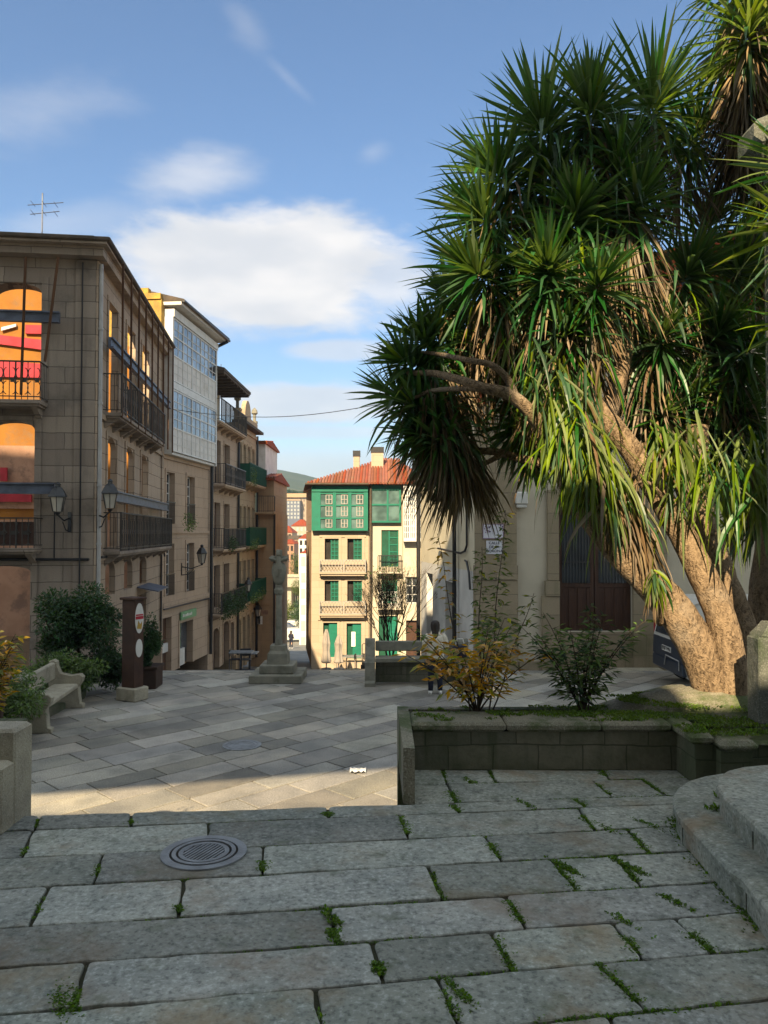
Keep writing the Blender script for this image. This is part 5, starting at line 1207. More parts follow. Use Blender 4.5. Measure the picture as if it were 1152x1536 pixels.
# the second yucca, taller, at the right edge
y2b = Vector((4.3, 7.6, -1.45)); yt2 = thing('yucca_tree', 'second yucca reaching into the top right corner, pale lit leaves over a thick brown skirt', 'tree', tuple(y2b)); YI2 = Matrix.Translation(-y2b)
limb('trunk', yt2, YI2, [y2b, y2b + Vector((-.15, 0, 2)), A(1165, 350, 7.6), A(1150, 150, 7.5), A(1140, 40, 7.4)], [.22, .18, .15, .12, .1], 18, .06)
limb('trunk', yt2, YI2, [A(1175, 1060, 7.4), A(1150, 930, 7.5), A(1150, 860, 7.5), A(1180, 700, 7.5)], [.2, .15, .14, .13], 16, .06)
for (x, y, Y, ax, n, L, li, sk) in ((1125, 20, 7.0, (-.1, -.4, .9), 190, .62, .6, 260), (1160, 70, 7.4, (.3, 0, .9), 130, .6, .5, 150), (1120, -60, 7.2, (-.1, 0, 1), 150, .6, .5, 120), (1160, 260, 7.6, (.1, -.3, .6), 130, .6, .4, 120), (1178, 215, 5.5, (-.2, -.3, .5), 90, .5, .35, 0), (1185, 330, 5.4, (-.5, -.3, .2), 80, .5, .5, 0), (1190, 470, 5.4, (-.4, -.3, .2), 80, .5, .3, 20)):
    head(yt2, YI2, A(x, y, Y), ax, n, L, .045, li, sk, .75, .35, 125, .3, .6)
# ================================================================== SHRUBS, BUSHES, TREES
def leafq(mb, p, d, L, w, up=None):
    d = d.normalized(); s = d.cross(Vector((0, 0, 1)))
    if s.length < .1: s = Vector((1, 0, 0))
    s.normalize(); s = Matrix.Rotation(random.uniform(-.7, .7), 3, d) @ s; nz = s.cross(d)
    a, b, c, e = p, p + d * L * .45 + s * w / 2 + nz * w * .12, p + d * L + nz * (-L * .12), p + d * L * .45 - s * w / 2 + nz * w * .12
    i = [mb.p(q) for q in (a, b, c, e)]; mb.face(i)
def canopy(mb, c, r, n, L, w, nc=9, seed=1):
    """many small leaves in clumps through the crown's volume"""
    rnd = random.Random(seed); c = Vector(c); cl_ = []
    for _ in range(nc * 4):
        v = Vector((rnd.gauss(0, 1), rnd.gauss(0, 1), rnd.gauss(0, 1))).normalized() * (rnd.random() ** .4)
        cl_.append((c + Vector((v.x * r[0], v.y * r[1], v.z * r[2])) * .8, rnd.uniform(.16, .34)))
    for _ in range(n):
        cc, k = rnd.choice(cl_); v = Vector((rnd.gauss(0, 1), rnd.gauss(0, 1), rnd.gauss(0, 1))).normalized(); rr = rnd.random() ** .4
        p = cc + Vector((v.x * r[0], v.y * r[1], v.z * r[2])) * k * rr * 1.25
        d = (v + Vector((rnd.gauss(0, .5), rnd.gauss(0, .5), rnd.gauss(0, .5) - .1)))
        leafq(mb, p, d, L * rnd.uniform(.6, 1.3), w * rnd.uniform(.7, 1.2))
def shrub(name, label, cat, base, mats, stems, leaves_per, L, w, hgt, spread, seed, twig='twig', pick=None, group=None, rstem=.008):
    random.seed(seed); base = Vector(base); t_ = thing(name, label, cat, tuple(base), group=group); ms = MB(); ml = MB()
    for k in range(stems):
        ph = k * 2.4 + random.uniform(-.4, .4); h = hgt * random.uniform(.55, 1.0); sp = spread * random.uniform(.3, 1.0)
        tip = Vector((math.cos(ph) * sp, math.sin(ph) * sp * .7, h)); ctr = Vector((tip.x * .3, tip.y * .3, h * .55)); pts = []
        for i in range(8): u = i / 7; pts.append(ctr * (2 * u * (1 - u)) + tip * u * u)
        ms.tube(pts, [rstem * (1 - .75 * i / 7) for i in range(8)], 5)
        for j in range(leaves_per):
            u = random.uniform(.22, 1.0); p = ctr * (2 * u * (1 - u)) + tip * u * u; ph2 = random.uniform(0, 6.283)
            tw = Vector((math.cos(ph2), math.sin(ph2), random.uniform(-.1, .6))) * random.uniform(.02, .22) * (1.2 - u * .7) * (hgt / 1.2)
            d = tw.normalized() + Vector((0, 0, random.uniform(-.7, .2))); ml.cur = (pick(p + tw, hgt) if pick else 0)
            if j % 4 == 0: ms.tube([p, p + tw], [rstem * .4, rstem * .2], 3)
            leafq(ml, p + tw, d, L * random.uniform(.6, 1.25), w * random.uniform(.7, 1.2))
    ms.build('stem', twig, t_); ml.build('leaves', mats, t_, flipfix=False); return t_
pb = at(716, 1078, 6.36); pb.z = zt - .06
shrub('autumn_shrub', 'shrub with orange and yellow autumn leaves in the planter, in front of the bench', 'shrub', pb, ['yel', 'yelg', 'bush2'], 14, 52, .105, .032, .78, .60, 9, pick=lambda p, h: (0 if random.random() < .72 else 1) if p.z < h * .78 else random.choice((1, 2, 2)))
def whip(base, tip, n, mats, nm, label, seed):
    random.seed(seed); base, tip = Vector(base), Vector(tip); t_ = thing(nm, label, 'sapling', tuple(base)); v = tip - base; ms = MB(); ml = MB()
    ms.tube([v * (i / 10) + Vector((math.sin(i * .9) * .012, 0, 0)) for i in range(11)], [.007 * (1 - .07 * i) for i in range(11)], 5)
    for k in range(n):
        u = .25 + .75 * (k / n); p = v * u; ph = k * 2.4; d = Vector((math.cos(ph), math.sin(ph) * .8, random.uniform(-.2, .4)))
        st_ = random.uniform(.02, .10) * (1.15 - u * .6); ms.tube([p, p + d * st_], .002, 3)
        for q in range(3): ml.cur = random.choice((0, 0, 1)); leafq(ml, p + d * st_ * (q + 1) / 3, d + Vector((random.gauss(0, .4), random.gauss(0, .4), random.gauss(-.2, .3))), random.uniform(.05, .085), .024)
    ms.build('stem', 'twig', t_); ml.build('leaves', mats, t_, flipfix=False)
whip(pb + Vector((.10, .05, 0)), at(757, 765, 6.85), 62, ['bush2', 'yelg'], 'tall_sapling', 'tallest thin sapling stem rising before the street name plaque', 3)
whip(pb + Vector((.02, .08, 0)), at(722, 820, 6.9), 40, ['bush2', 'yelg'], 'tall_sapling', 'thin green sapling just left of the tallest one', 4)
whip(pb + Vector((-.05, .05, 0)), at(655, 800, 6.9), 34, ['yel', 'yelg'], 'tall_sapling', 'thin sapling with narrow yellowing leaves rising above the person in cream', 5)
whip(pb + Vector((.12, .05, 0)), at(800, 890, 6.85), 26, ['bush2', 'yelg'], 'tall_sapling', 'short sapling leaning right against the pale chapel wall', 6)
pg = at(873, 1078, 6.34); pg.z = zt - .06
shrub('green_shrub', 'loose green shrub in the planter in front of the chapel door', 'shrub', pg, ['bush2', 'bush'], 15, 62, .09, .026, .82, .54, 12, pick=lambda p, h: random.choice((0, 0, 1)))
whip(pg + Vector((.05, .02, 0)), at(884, 905, 6.75), 30, ['bush2', 'bush'], 'tall_sapling', 'thin green sapling standing in the shrub before the chapel door', 16)
pl_ = Vector((-2.86, 5.6, -1.42))
shrub('autumn_shrub', 'yellow leaved shrub at the left edge in the stone planter', 'shrub', pl_, ['yel', 'yelg', 'bush2'], 17, 70, .075, .03, .78, .36, 19, pick=lambda p, h: random.choice((0, 0, 1)) if p.x < .2 else random.choice((0, 1, 2)))
def pot(loc, r, h, name, label, mat='terracotta'):
    m = MB(); m.lathe([(r * .75, 0), (r, h), (r * 1.06, h), (r * 1.06, h * 1.06), (r * .9, h * 1.06), (r * .86, h * .95), (.01, h * .95)], 20); o = m.build(name, mat, smooth=False); o.location = loc; tag(o, label, 'pot')
pot((-3.15, 6.2, -1.45), .2, .3, 'flower_pot', 'dark red clay pot standing behind the yellow shrub at left')
def bush(name, label, c, r, n, L, w, seed, mats=('bush',), cat='bush', trunk=True, base=ZQ, group=None):
    c = Vector(c); root = Vector((c.x, c.y, base)); t_ = thing(name, label, cat, tuple(root), group=group)
    m = MB(Matrix.Translation(-root)); canopy(m, c, r, n, L, w, seed=seed); m.build('crown', mats[0], t_, flipfix=False)
    if trunk:
        rnd = random.Random(seed); m = MB(Matrix.Translation(-root))
        for k in range(5):
            e = c + Vector((rnd.uniform(-.6, .6) * r[0], rnd.uniform(-.6, .6) * r[1], rnd.uniform(-.2, .5) * r[2])); m.tube([root, root.lerp(e, .4) + Vector((rnd.uniform(-.1, .1), 0, .1)), e], [.06 * r[0], .035 * r[0], .012], 6)
        m.build('trunk', 'twig', t_)
bc = at(112, 935, 16.5)
bush('round_tree', 'big dark round shrub tree behind the stone bench', (bc.x, 16.5, bc.z), (1.0, .9, .82), 15000, .085, .05, 31)
bush('round_tree', 'dark leafy shrub left of the rusty sign pillar, lower than the round tree', (at(150, 1000, 16.2).x, 16.2, -2.75), (.62, .5, .42), 7000, .075, .04, 32, trunk=False)
bush('low_shrub', 'green shrub leaves behind the back of the left stone bench', (at(85, 985, 15).x, 15.4, -2.65), (.75, .4, .42), 6000, .08, .035, 33, ('bush2',), trunk=False)
bush('low_shrub', 'green shrub at the far left between planter and bench', (at(20, 1000, 13).x, 12.4, -2.6), (.7, .7, .55), 7000, .08, .035, 34, ('bush2',), trunk=False)
bush('potted_bush', 'dark clipped bush in a tall planter box beside the rusty sign pillar', (at(221, 965, 17).x, 17.0, -2.4), (.30, .30, .62), 6000, .06, .035, 35, trunk=False)
c_ = at(221, 1020, 17); m = MB(); m.box(-.26, .26, -.26, .26, 0, .42, .02); m.box(-.29, .29, -.29, .29, .421, .47); o = m.build('planter_box', 'terracotta'); o.location = (c_.x, 17, ZQ); tag(o, 'square brown planter box under the clipped dark bush', 'planter')
bush('pink_flower_shrub', 'small shrub with pinkish leaves between the round tree and the sign pillar', (at(150, 955, 17.5).x, 17.6, -2.3), (.2, .2, .3), 500, .07, .04, 36, ('salmon',), trunk=True)
# bed edging and kerb stones behind the left bench
m = MB(); m.box(-9.5, -6.05, 15.9, 16.1, ZQ - .05, ZQ + .25, .02); m.box(-6.2, -6.0, 12.0, 15.89, ZQ - .05, ZQ + .12, .02); m.box(-9.5, -6.21, 12, 15.9, ZQ - .05, ZQ + .05); tag(m.build('flower_bed_kerb', 'mossy'), 'low mossy kerb round the planting bed behind the left bench', 'kerb')
# pollarded bare tree before the sunlit houses
random.seed(77)
bt = Vector((at(585, 1000, 24).x, 24, street_z(24))); tb = thing('bare_tree', 'leafless bushy tree with fanning branches in front of the sunlit cream house', 'tree', tuple(bt)); m = MB()
def rec(p, d, L, r, dep):
    q = p + d * L; m.tube([p, p.lerp(q, .5) + Vector((random.gauss(0, .03), random.gauss(0, .03), 0)), q], [r, r * .85, r * .7], 5, cap=False)
    if dep == 0: return
    for _ in range(3 if dep > 2 else random.choice((2, 3))):
        nd = (d + Vector((random.gauss(0, .26), random.gauss(0, .26), random.uniform(0, .3)))).normalized(); rec(q, nd, L * random.uniform(.68, .9), r * .62, dep - 1)
for k in range(7):
    ph = k * .9; rec(Vector((0, 0, .1)), Vector((math.cos(ph) * .26, math.sin(ph) * .26, 1)).normalized(), random.uniform(.68, .9), .026, 5)
m.build('branches', 'twig', tb)
m = MB()
for _ in range(260):
    ph = random.uniform(0, 6.283); leafq(m, Vector((math.cos(ph) * random.uniform(.2, .9), math.sin(ph) * .5, random.uniform(2.2, 3.2))), Vector((random.gauss(0, 1), random.gauss(0, 1), random.gauss(0, 1))), .08, .05)
m.build('leaves', 'bush2', tb, flipfix=False)
# trees down in the valley
for k, (x, y, Y, rx, rz, mt, lab) in enumerate(((432, 926, 100, 1.7, 2.0, 'far_tree', 'yellow green tree right of the stone cross shaft, down in the valley'), (411, 900, 104, 1.3, 1.5, 'far_tree', 'yellow green tree left of the stone cross shaft'),
        (412, 882, 112, 1.4, 1.0, 'far_tree', 'small leafy tree under the bridge at the left of the gap'), (449, 920, 92, 1.2, 2.0, 'bush', 'dark green tree at the foot of the green gallery house side'), (445, 850, 138, 1.5, 2.5, 'far_tree', 'yellowish tree beside the pink house'),
        (447, 882, 110, 1.0, 1.4, 'far_tree', 'small yellowish tree under the bridge at the right of the gap'),
        (416, 737, 380, 4, 2.6, 'bush', 'round dark pine crown above the apartment block'), (435, 739, 400, 4.4, 1.6, 'bush', 'wide dark pine crown right of the round one'), (456, 741, 410, 5, 1.5, 'bush', 'low dark tree crown nearest the green gallery roof'))):
    c = at(x, y, Y); bs = terrain_z(c.x, Y); r = (rx, rx, rz)
    t_ = thing('valley_tree', lab, 'tree', (c.x, Y, bs), group='trees in the valley'); q = Matrix.Translation((-c.x, -Y, -bs))
    m = MB(q); canopy(m, c, r, 2600, .12 * rx, .08 * rx, nc=10, seed=60 + k); m.build('crown', mt, t_, flipfix=False)
    m = MB(q); m.tube([(c.x, Y, bs), (c.x + .1, Y, c.z)], [rx * .1, rx * .05], 7); m.build('trunk', 'twig', t_)
# plants trailing over balconies
def trail(fc, x0, x1, z, label, seed, n=1500, mat='bush', h=.45):
    root = fc.W @ Vector(((x0 + x1) / 2, -.7, z)); t_ = None; rnd = random.Random(seed); m = MB(Matrix.Translation(-root) @ fc.W)
    for _ in range(n):
        x = rnd.uniform(x0, x1); q = abs(math.sin(x * 2.3 + seed)) * .6 + .4; leafq(m, Vector((x, -.62 + rnd.gauss(0, .1), z + rnd.uniform(-.3, 1) * h * q * 2)), Vector((rnd.gauss(0, 1), rnd.gauss(-.4, 1), rnd.gauss(0, .7))), rnd.uniform(.06, .12), .06)
    o = m.build('balcony_plants', mat, flipfix=False); o.location = root; tag(o, label, 'plants')
trail(f3, .3, 5.6, -3.8, 'dark plants filling the lowest balcony of the tall house', 1, 3200, 'bush', .5)
trail(f4, .2, 4.8, -3.75, 'green plants over the lowest green balcony', 2, 1200, 'bush2', .3)
trail(f4, .2, 2.5, -.75, 'plants hanging at the near end of the middle green balcony', 3, 700, 'bush2', .25)
trail(f4, .2, 1.8, 2.9, 'plants at the near end of the top green balcony', 4, 600, 'bush2', .4)
trail(f2, 1.0, 1.9, .25, 'small potted plants hanging from the upper left window of the gallery house', 5, 260, 'bush2', .3)
trail(f3, 1.4, 3.2, -.7, 'pale potted plants on the middle balcony of the tall house', 6, 500, 'bush', .3)
# ================================================================== STONE CROSS
cc = at(417, 1025, 17.8); cx_, cy_ = cc.x, 17.9
cr = thing('stone_cross', 'tall weathered stone wayside cross on a stepped base at the far edge of the square', 'monument', (cx_, cy_, ZQ))
m = MB(); m.box(-.58, .58, -.58, .58, 0, .18, .015); m.box(-.38, .38, -.38, .38, .181, .37, .015); m.build('base', 'cross_stone', cr)
m = MB(); m.loft([[m.p((sx * h, sy * h, z)) for sx, sy in ((-1, -1), (1, -1), (1, 1), (-1, 1))] for z, h in ((.371, .235), (.60, .22), (.66, .18), (.78, .17))]); m.build('plinth', 'cross_stone', cr)
m = MB(); m.lathe([(.095, .781), (.08, .9), (.072, 1.86), (.07, 1.9), (.10, 1.94), (.11, 2.02), (.08, 2.08), (.085, 2.14)], 8); m.build('shaft', 'cross_stone', cr)
m = MB()
rings = []
for z, h, w_ in ((2.14, .08, .08), (2.22, .12, .11), (2.32, .15, .12), (2.42, .17, .14), (2.52, .165, .13), (2.6, .14, .11), (2.64, .1, .08)): rings.append([m.p((math.cos(a) * h, math.sin(a) * w_, z)) for a in [k / 10 * 6.283 + .3 for k in range(10)]])
m.loft(rings); m.build('capital', 'cross_stone', cr, smooth=True)
m = MB(); m.box(-.07, .07, -.06, .06, 2.56, 2.93, .02); m.box(-.19, .19, -.055, .055, 2.66, 2.79, .02)
m.tube([(-.21, -.08, 2.74), (0, -.11, 2.68), (.21, -.08, 2.74)], [.03, .045, .03], 8); m.tube([(0, -.12, 2.78), (.02, -.13, 2.5), (-.01, -.1, 2.35)], [.045, .07, .05], 8); m.lathe([(.01, 2.78), (.05, 2.82), (.045, 2.87), (.01, 2.9)], 8, (0, -.13, 0))
m.build('carved_crucifix', 'cross_stone', cr)
# ================================================================== BENCHES
def bench(name, label, loc, rz, L, back_h=.92):
    t_ = thing(name, label, 'bench', loc, rz)
    prof = [(-.30, 0), (.36, 0), (.36, .07), (.30, .09), (.27, .40), (.34, .50), (.36, .58), (.30, .64), (.12, .62), (-.06, .66), (-.12, .80), (-.13, back_h - .04), (-.19, back_h), (-.27, back_h - .03), (-.29, .6), (-.24, .12), (-.30, .07)]
    for s_ in (-L / 2, L / 2 - .16):
        m = MB(); n = len(prof); 
        A1 = [m.p((s_, p[0], p[1])) for p in inset(prof, .012)]; A2 = [m.p((s_ + .014, p[0], p[1])) for p in prof]; A3 = [m.p((s_ + .146, p[0], p[1])) for p in prof]; A4 = [m.p((s_ + .16, p[0], p[1])) for p in inset(prof, .012)]
        m.loft([A1, A2, A3, A4]); m.build('arm_rest', 'pale_granite', t_)
    m = MB(); m.box(-L / 2 + .161, L / 2 - .161, -.18, .27, .38, .47, .02); m.build('seat', 'pale_granite', t_)
    m = MB(); m.box(-L / 2 + .161, L / 2 - .161, -.25, -.15, .56, .87, .02); m.build('backrest', 'pale_granite', t_)
    return t_
b1 = at(103, 1098, 13.1); bL = 2.05
bench('stone_bench', 'pale stone bench with curved arms at the left side of the square', ((-5.95), 14.05, ZQ), R(-90 + 6), bL)
t2 = thing('stone_bench', 'long grey stone bench beside the person in the cream jacket', 'bench', (at(625, 1037, 17.3).x, 17.3, ZQ), 0)
for s_ in (-1, 1):
    m = MB(); pr = [(-.35, 0), (.33, 0), (.33, .08), (.22, .12), (.2, .5), (.1, .62), (-.05, .98), (-.2, .98), (-.22, .14), (-.35, .08)]
    pr = [(-a, b) for a, b in pr]; m.prism(pr, s_ * 1.02 - .11, s_ * 1.02 + .11, 'x'); m.build('end_support', 'cross_stone', t2)
m = MB(); m.box(-.905, .905, -.2, .2, .50, .60, .015); m.build('seat', 'cross_stone', t2)
m = MB(); m.box(-.905, .905, .08, .19, .71, .93, .02); m.build('backrest', 'cross_stone', t2)
m = MB(); m.box(-.905, .905, .12, .2, 0.02, .499); m.build('lower_panel', 'mossy', t2)
# ================================================================== SIGN PILLAR
tx = at(196, 1052, 15.6); tp = thing('sign_pillar', 'rusty brown town information pillar with two white ovals on a stone foot', 'sign', (tx.x, 15.7, ZQ), R(-25))
m = MB(); m.box(-.24, .24, -.2, .2, 0, .26, .02); m.build('foot', 'pale_granite', tp)
m = MB(); m.box(-.16, .16, -.13, .13, .261, 1.98, .008); m.build('post', 'corten', tp)
m = MB(); m.box(-.2, .2, -.17, .17, 1.981, 2.03, .01); m.build('cap', 'corten', tp)
def oval(mb, xc, yc, zc, ry, rz_, x0, x1, n=24): mb.prism([(yc + math.cos(k / n * 6.2832) * ry, zc + math.sin(k / n * 6.2832) * rz_) for k in range(n)], x0, x1, 'x')
m = MB(); oval(m, 0, 0, 1.62, .12, .30, .161, .166); p1 = m.build('sign_oval', 'white', tp)
m = MB(); oval(m, 0, 0, 1.03, .095, .18, .161, .166); m.build('sign_oval', 'white', tp)
m = MB(); m.box(.1665, .169, -.11, .11, 1.60, 1.66); m.box(.1665, .169, -.10, .10, 1.67, 1.70); m.build('sign_band', 'red', p1)
m = MB(); m.prism([(-.07, 1.42), (.06, 1.40), (.08, 1.56), (.02, 1.5), (-.03, 1.58)], .1665, .169, 'x'); m.build('sign_emblem', 'yellow', p1)
# ================================================================== WALL LANTERNS
def lantern(label, pos, rz, arm=.7, s=1.0, curl=True):
    """pos: point on the wall; rz turns local -y outwards"""
    t_ = thing('wall_lantern', label, 'lantern', pos, rz, 'wall lanterns along the street'); 
    m = MB(Matrix.Scale(s, 4)); y = -arm
    m.tube([(0, -.01, .05), (0, -arm * .5, -.02), (0, y, .12)], [.025, .02, .018], 7); m.box(-.05, .05, -.03, -.002, -.3, .2, .01)
    m.tube([(0, -.02, -.28), (0, -arm * .35, -.25), (0, -arm * .6, -.05)], [.02, .016, .012], 6); m.lathe([(.02, .1), (.05, .14), (.06, .17), (.11, .19)], 8, (0, y, 0)); m.build('bracket', 'black', t_)
    m = MB(Matrix.Scale(s, 4)); r0, r1, z0, z1 = .12, .19, .2, .56
    for k in range(6):
        a = k / 6 * 6.2832; m.tube([(math.cos(a) * r0, y + math.sin(a) * r0, z0), (math.cos(a) * r1, y + math.sin(a) * r1, z1)], .012, 4)
    m.lathe([(.01, .565), (.235, .565), (.23, .60), (.15, .74), (.10, .80), (.065, .82), (.065, .87), (.08, .88), (.05, .92), (.01, .94)], 6, (0, y, 0)); m.build('lamp_top', 'black', t_)
    m = MB(Matrix.Scale(s, 4)); m.lathe([(.105, .205), (.175, .555)], 6, (0, y, 0)); m.build('glass_panes', 'lampglass', t_)
def onface(f, px_, py, off=0.0):
    x, z = f.px(px_, py, off); return f.W @ Vector((x, 0, z))
lantern('lantern on the square side of the ruined house, left one of the near pair', tuple(onface(s1g, 105, 780)), s1g.rz + R(-25), .45)
pw2 = s1f.W @ Vector((.05, -.07, at(172, 775, 20).z)); lantern('lantern at the corner of the ruined house beside its pale drainpipe', tuple(pw2), R(48), .62)
lantern('lantern on the gallery house between its windows', tuple(onface(f2, 272, 852)), f2.rz + R(12), .8, 1.05)
lantern('small far lantern in front of the green balcony house', tuple(onface(f4, 353, 892)), f4.rz, .7, 1.0)
lantern('farthest lantern, on the brown jutting house', tuple(onface(f5, 389, 928)), f5.rz, .5, 1.1)
# overhead wire
w0 = f2.W @ Vector((.3, -.1, zr(f2, 246, 612))); w1 = at(640, 592, 24)
m = MB(Matrix.Translation(-w0)); pts = [w0.lerp(w1, k / 16) - Vector((0, 0, .5 * math.sin(math.pi * k / 16))) for k in range(17)]; m.tube(pts, .012, 5); o = m.build('overhead_wire', 'black'); o.location = w0; tag(o, 'thin wire strung across the street from the gallery house', 'wire')
# ================================================================== TERRACE FURNITURE by the street
def parasol(label, px_, Y, h):
    p = at(px_, 1000, Y); z = street_z(Y); t_ = thing('closed_parasol', label, 'parasol', (p.x, Y, z), group='closed parasols before the green doors'); m = MB()
    m.lathe([(.28, 0), (.28, .06), (.05, .09), (.03, .1), (.03, h)], 12); m.build('pole', 'steel', t_); m = MB(); n = 14; rings = []
    for zz_, r in ((.35, .2), (.42, .25), (.7, .2), (1.0, .17), (1.4, .2), (h - .25, .13), (h, .05)):
        rings.append([m.p((math.cos(k / n * 6.283) * r * (1 + (.18 if k % 2 else -.12)), math.sin(k / n * 6.283) * r * (1 + (.18 if k % 2 else -.12)), zz_)) for k in range(n)])
    m.loft(rings); m.build('canvas', 'canvas', t_)
parasol('taller closed parasol before the left green door', 489.5, 42.5, 2.15); parasol('slimmer closed parasol beside the taller one', 508, 43.2, 1.9)
def cafe_table(name, label, x, Y, w_=.8):
    z = street_z(Y); t_ = thing(name, label, 'table', (x, Y, z)); m = MB(); m.box(-w_ / 2, w_ / 2, -.35, .35, .70, .74); m.build('table_top', 'iron', t_)
    m = MB(); m.tube([(0, 0, .03), (0, 0, .7)], .03, 8); m.lathe([(.25, 0), (.25, .03), (.03, .05)], 10); m.build('leg', 'black', t_)
def chair(label, x, Y, rz):
    z = street_z(Y); t_ = thing('cafe_chair', label, 'chair', (x, Y, z), rz, 'outdoor cafe chairs'); m = MB(); m.box(-.22, .22, -.22, .22, .43, .46, .01); m.build('seat', 'black', t_); m = MB(); m.box(-.22, .22, .2, .23, .55, .85, .01); m.build('backrest', 'black', t_)
    for sx in (-.2, .2):
        for sy in (-.2, .21): m = MB(); m.tube([(sx, sy, 0), (sx, sy, .43 if sy < 0 else .85)], .013, 5); m.build('leg', 'steel', t_)
for (px_, Y, lb) in ((520, 43.5, 'low dark cafe table between the parasol and the hand cart'), (534, 43.8, 'second low cafe table left of the hand cart')): cafe_table('cafe_table', lb, at(px_, 1000, Y).x, Y)
for (px_, Y, r_, lb) in ((512, 43.6, 80, 'dark cafe chair nearest the slim parasol'), (527, 43.3, -100, 'dark cafe chair between the two tables'), (540, 43.6, -80, 'dark cafe chair next to the hand cart')): chair(lb, at(px_, 1000, Y).x, Y, R(r_))
cafe_table('cafe_table', 'cafe table at the foot of the left row, before the jutting house', at(362, 1000, 31).x, 31, .9); cafe_table('cafe_table', 'smaller cafe table right of the one by the left row', at(374, 1000, 33).x, 33, .7)
chair('dark cafe chair left of the table by the left row', at(352, 1000, 31).x, 31.2, R(90)); chair('dark cafe chair behind the table by the left row', at(368, 1000, 32).x, 32, R(10))
Yc = 42.6; hc = thing('hand_cart', 'black upright hand cart parked before the green doors', 'cart', (at(548, 1000, Yc).x, Yc, street_z(Yc))); m = MB()
m.tube([(-.17, 0, .1), (-.17, .1, 1.3), (-.13, .1, 1.36), (.13, .1, 1.36), (.17, .1, 1.3), (.17, 0, .1)], .022, 6)
for z in (.4, .8): m.box(-.17, .17, .03, .06, z, z + .04)
m.box(-.2, .2, -.25, .02, .06, .09); m.box(-.17, .17, -.22, .02, .1, .42, .02); m.build('frame', 'black', hc)
for sx in (-1, 1): m = MB(Matrix.Translation((sx * .22, .08, .12)) @ Matrix.Rotation(R(90), 4, 'Y')); m.lathe([(.03, -.03), (.12, -.03), (.12, .03), (.03, .03)], 14); m.build('wheel', 'rubber', hc)
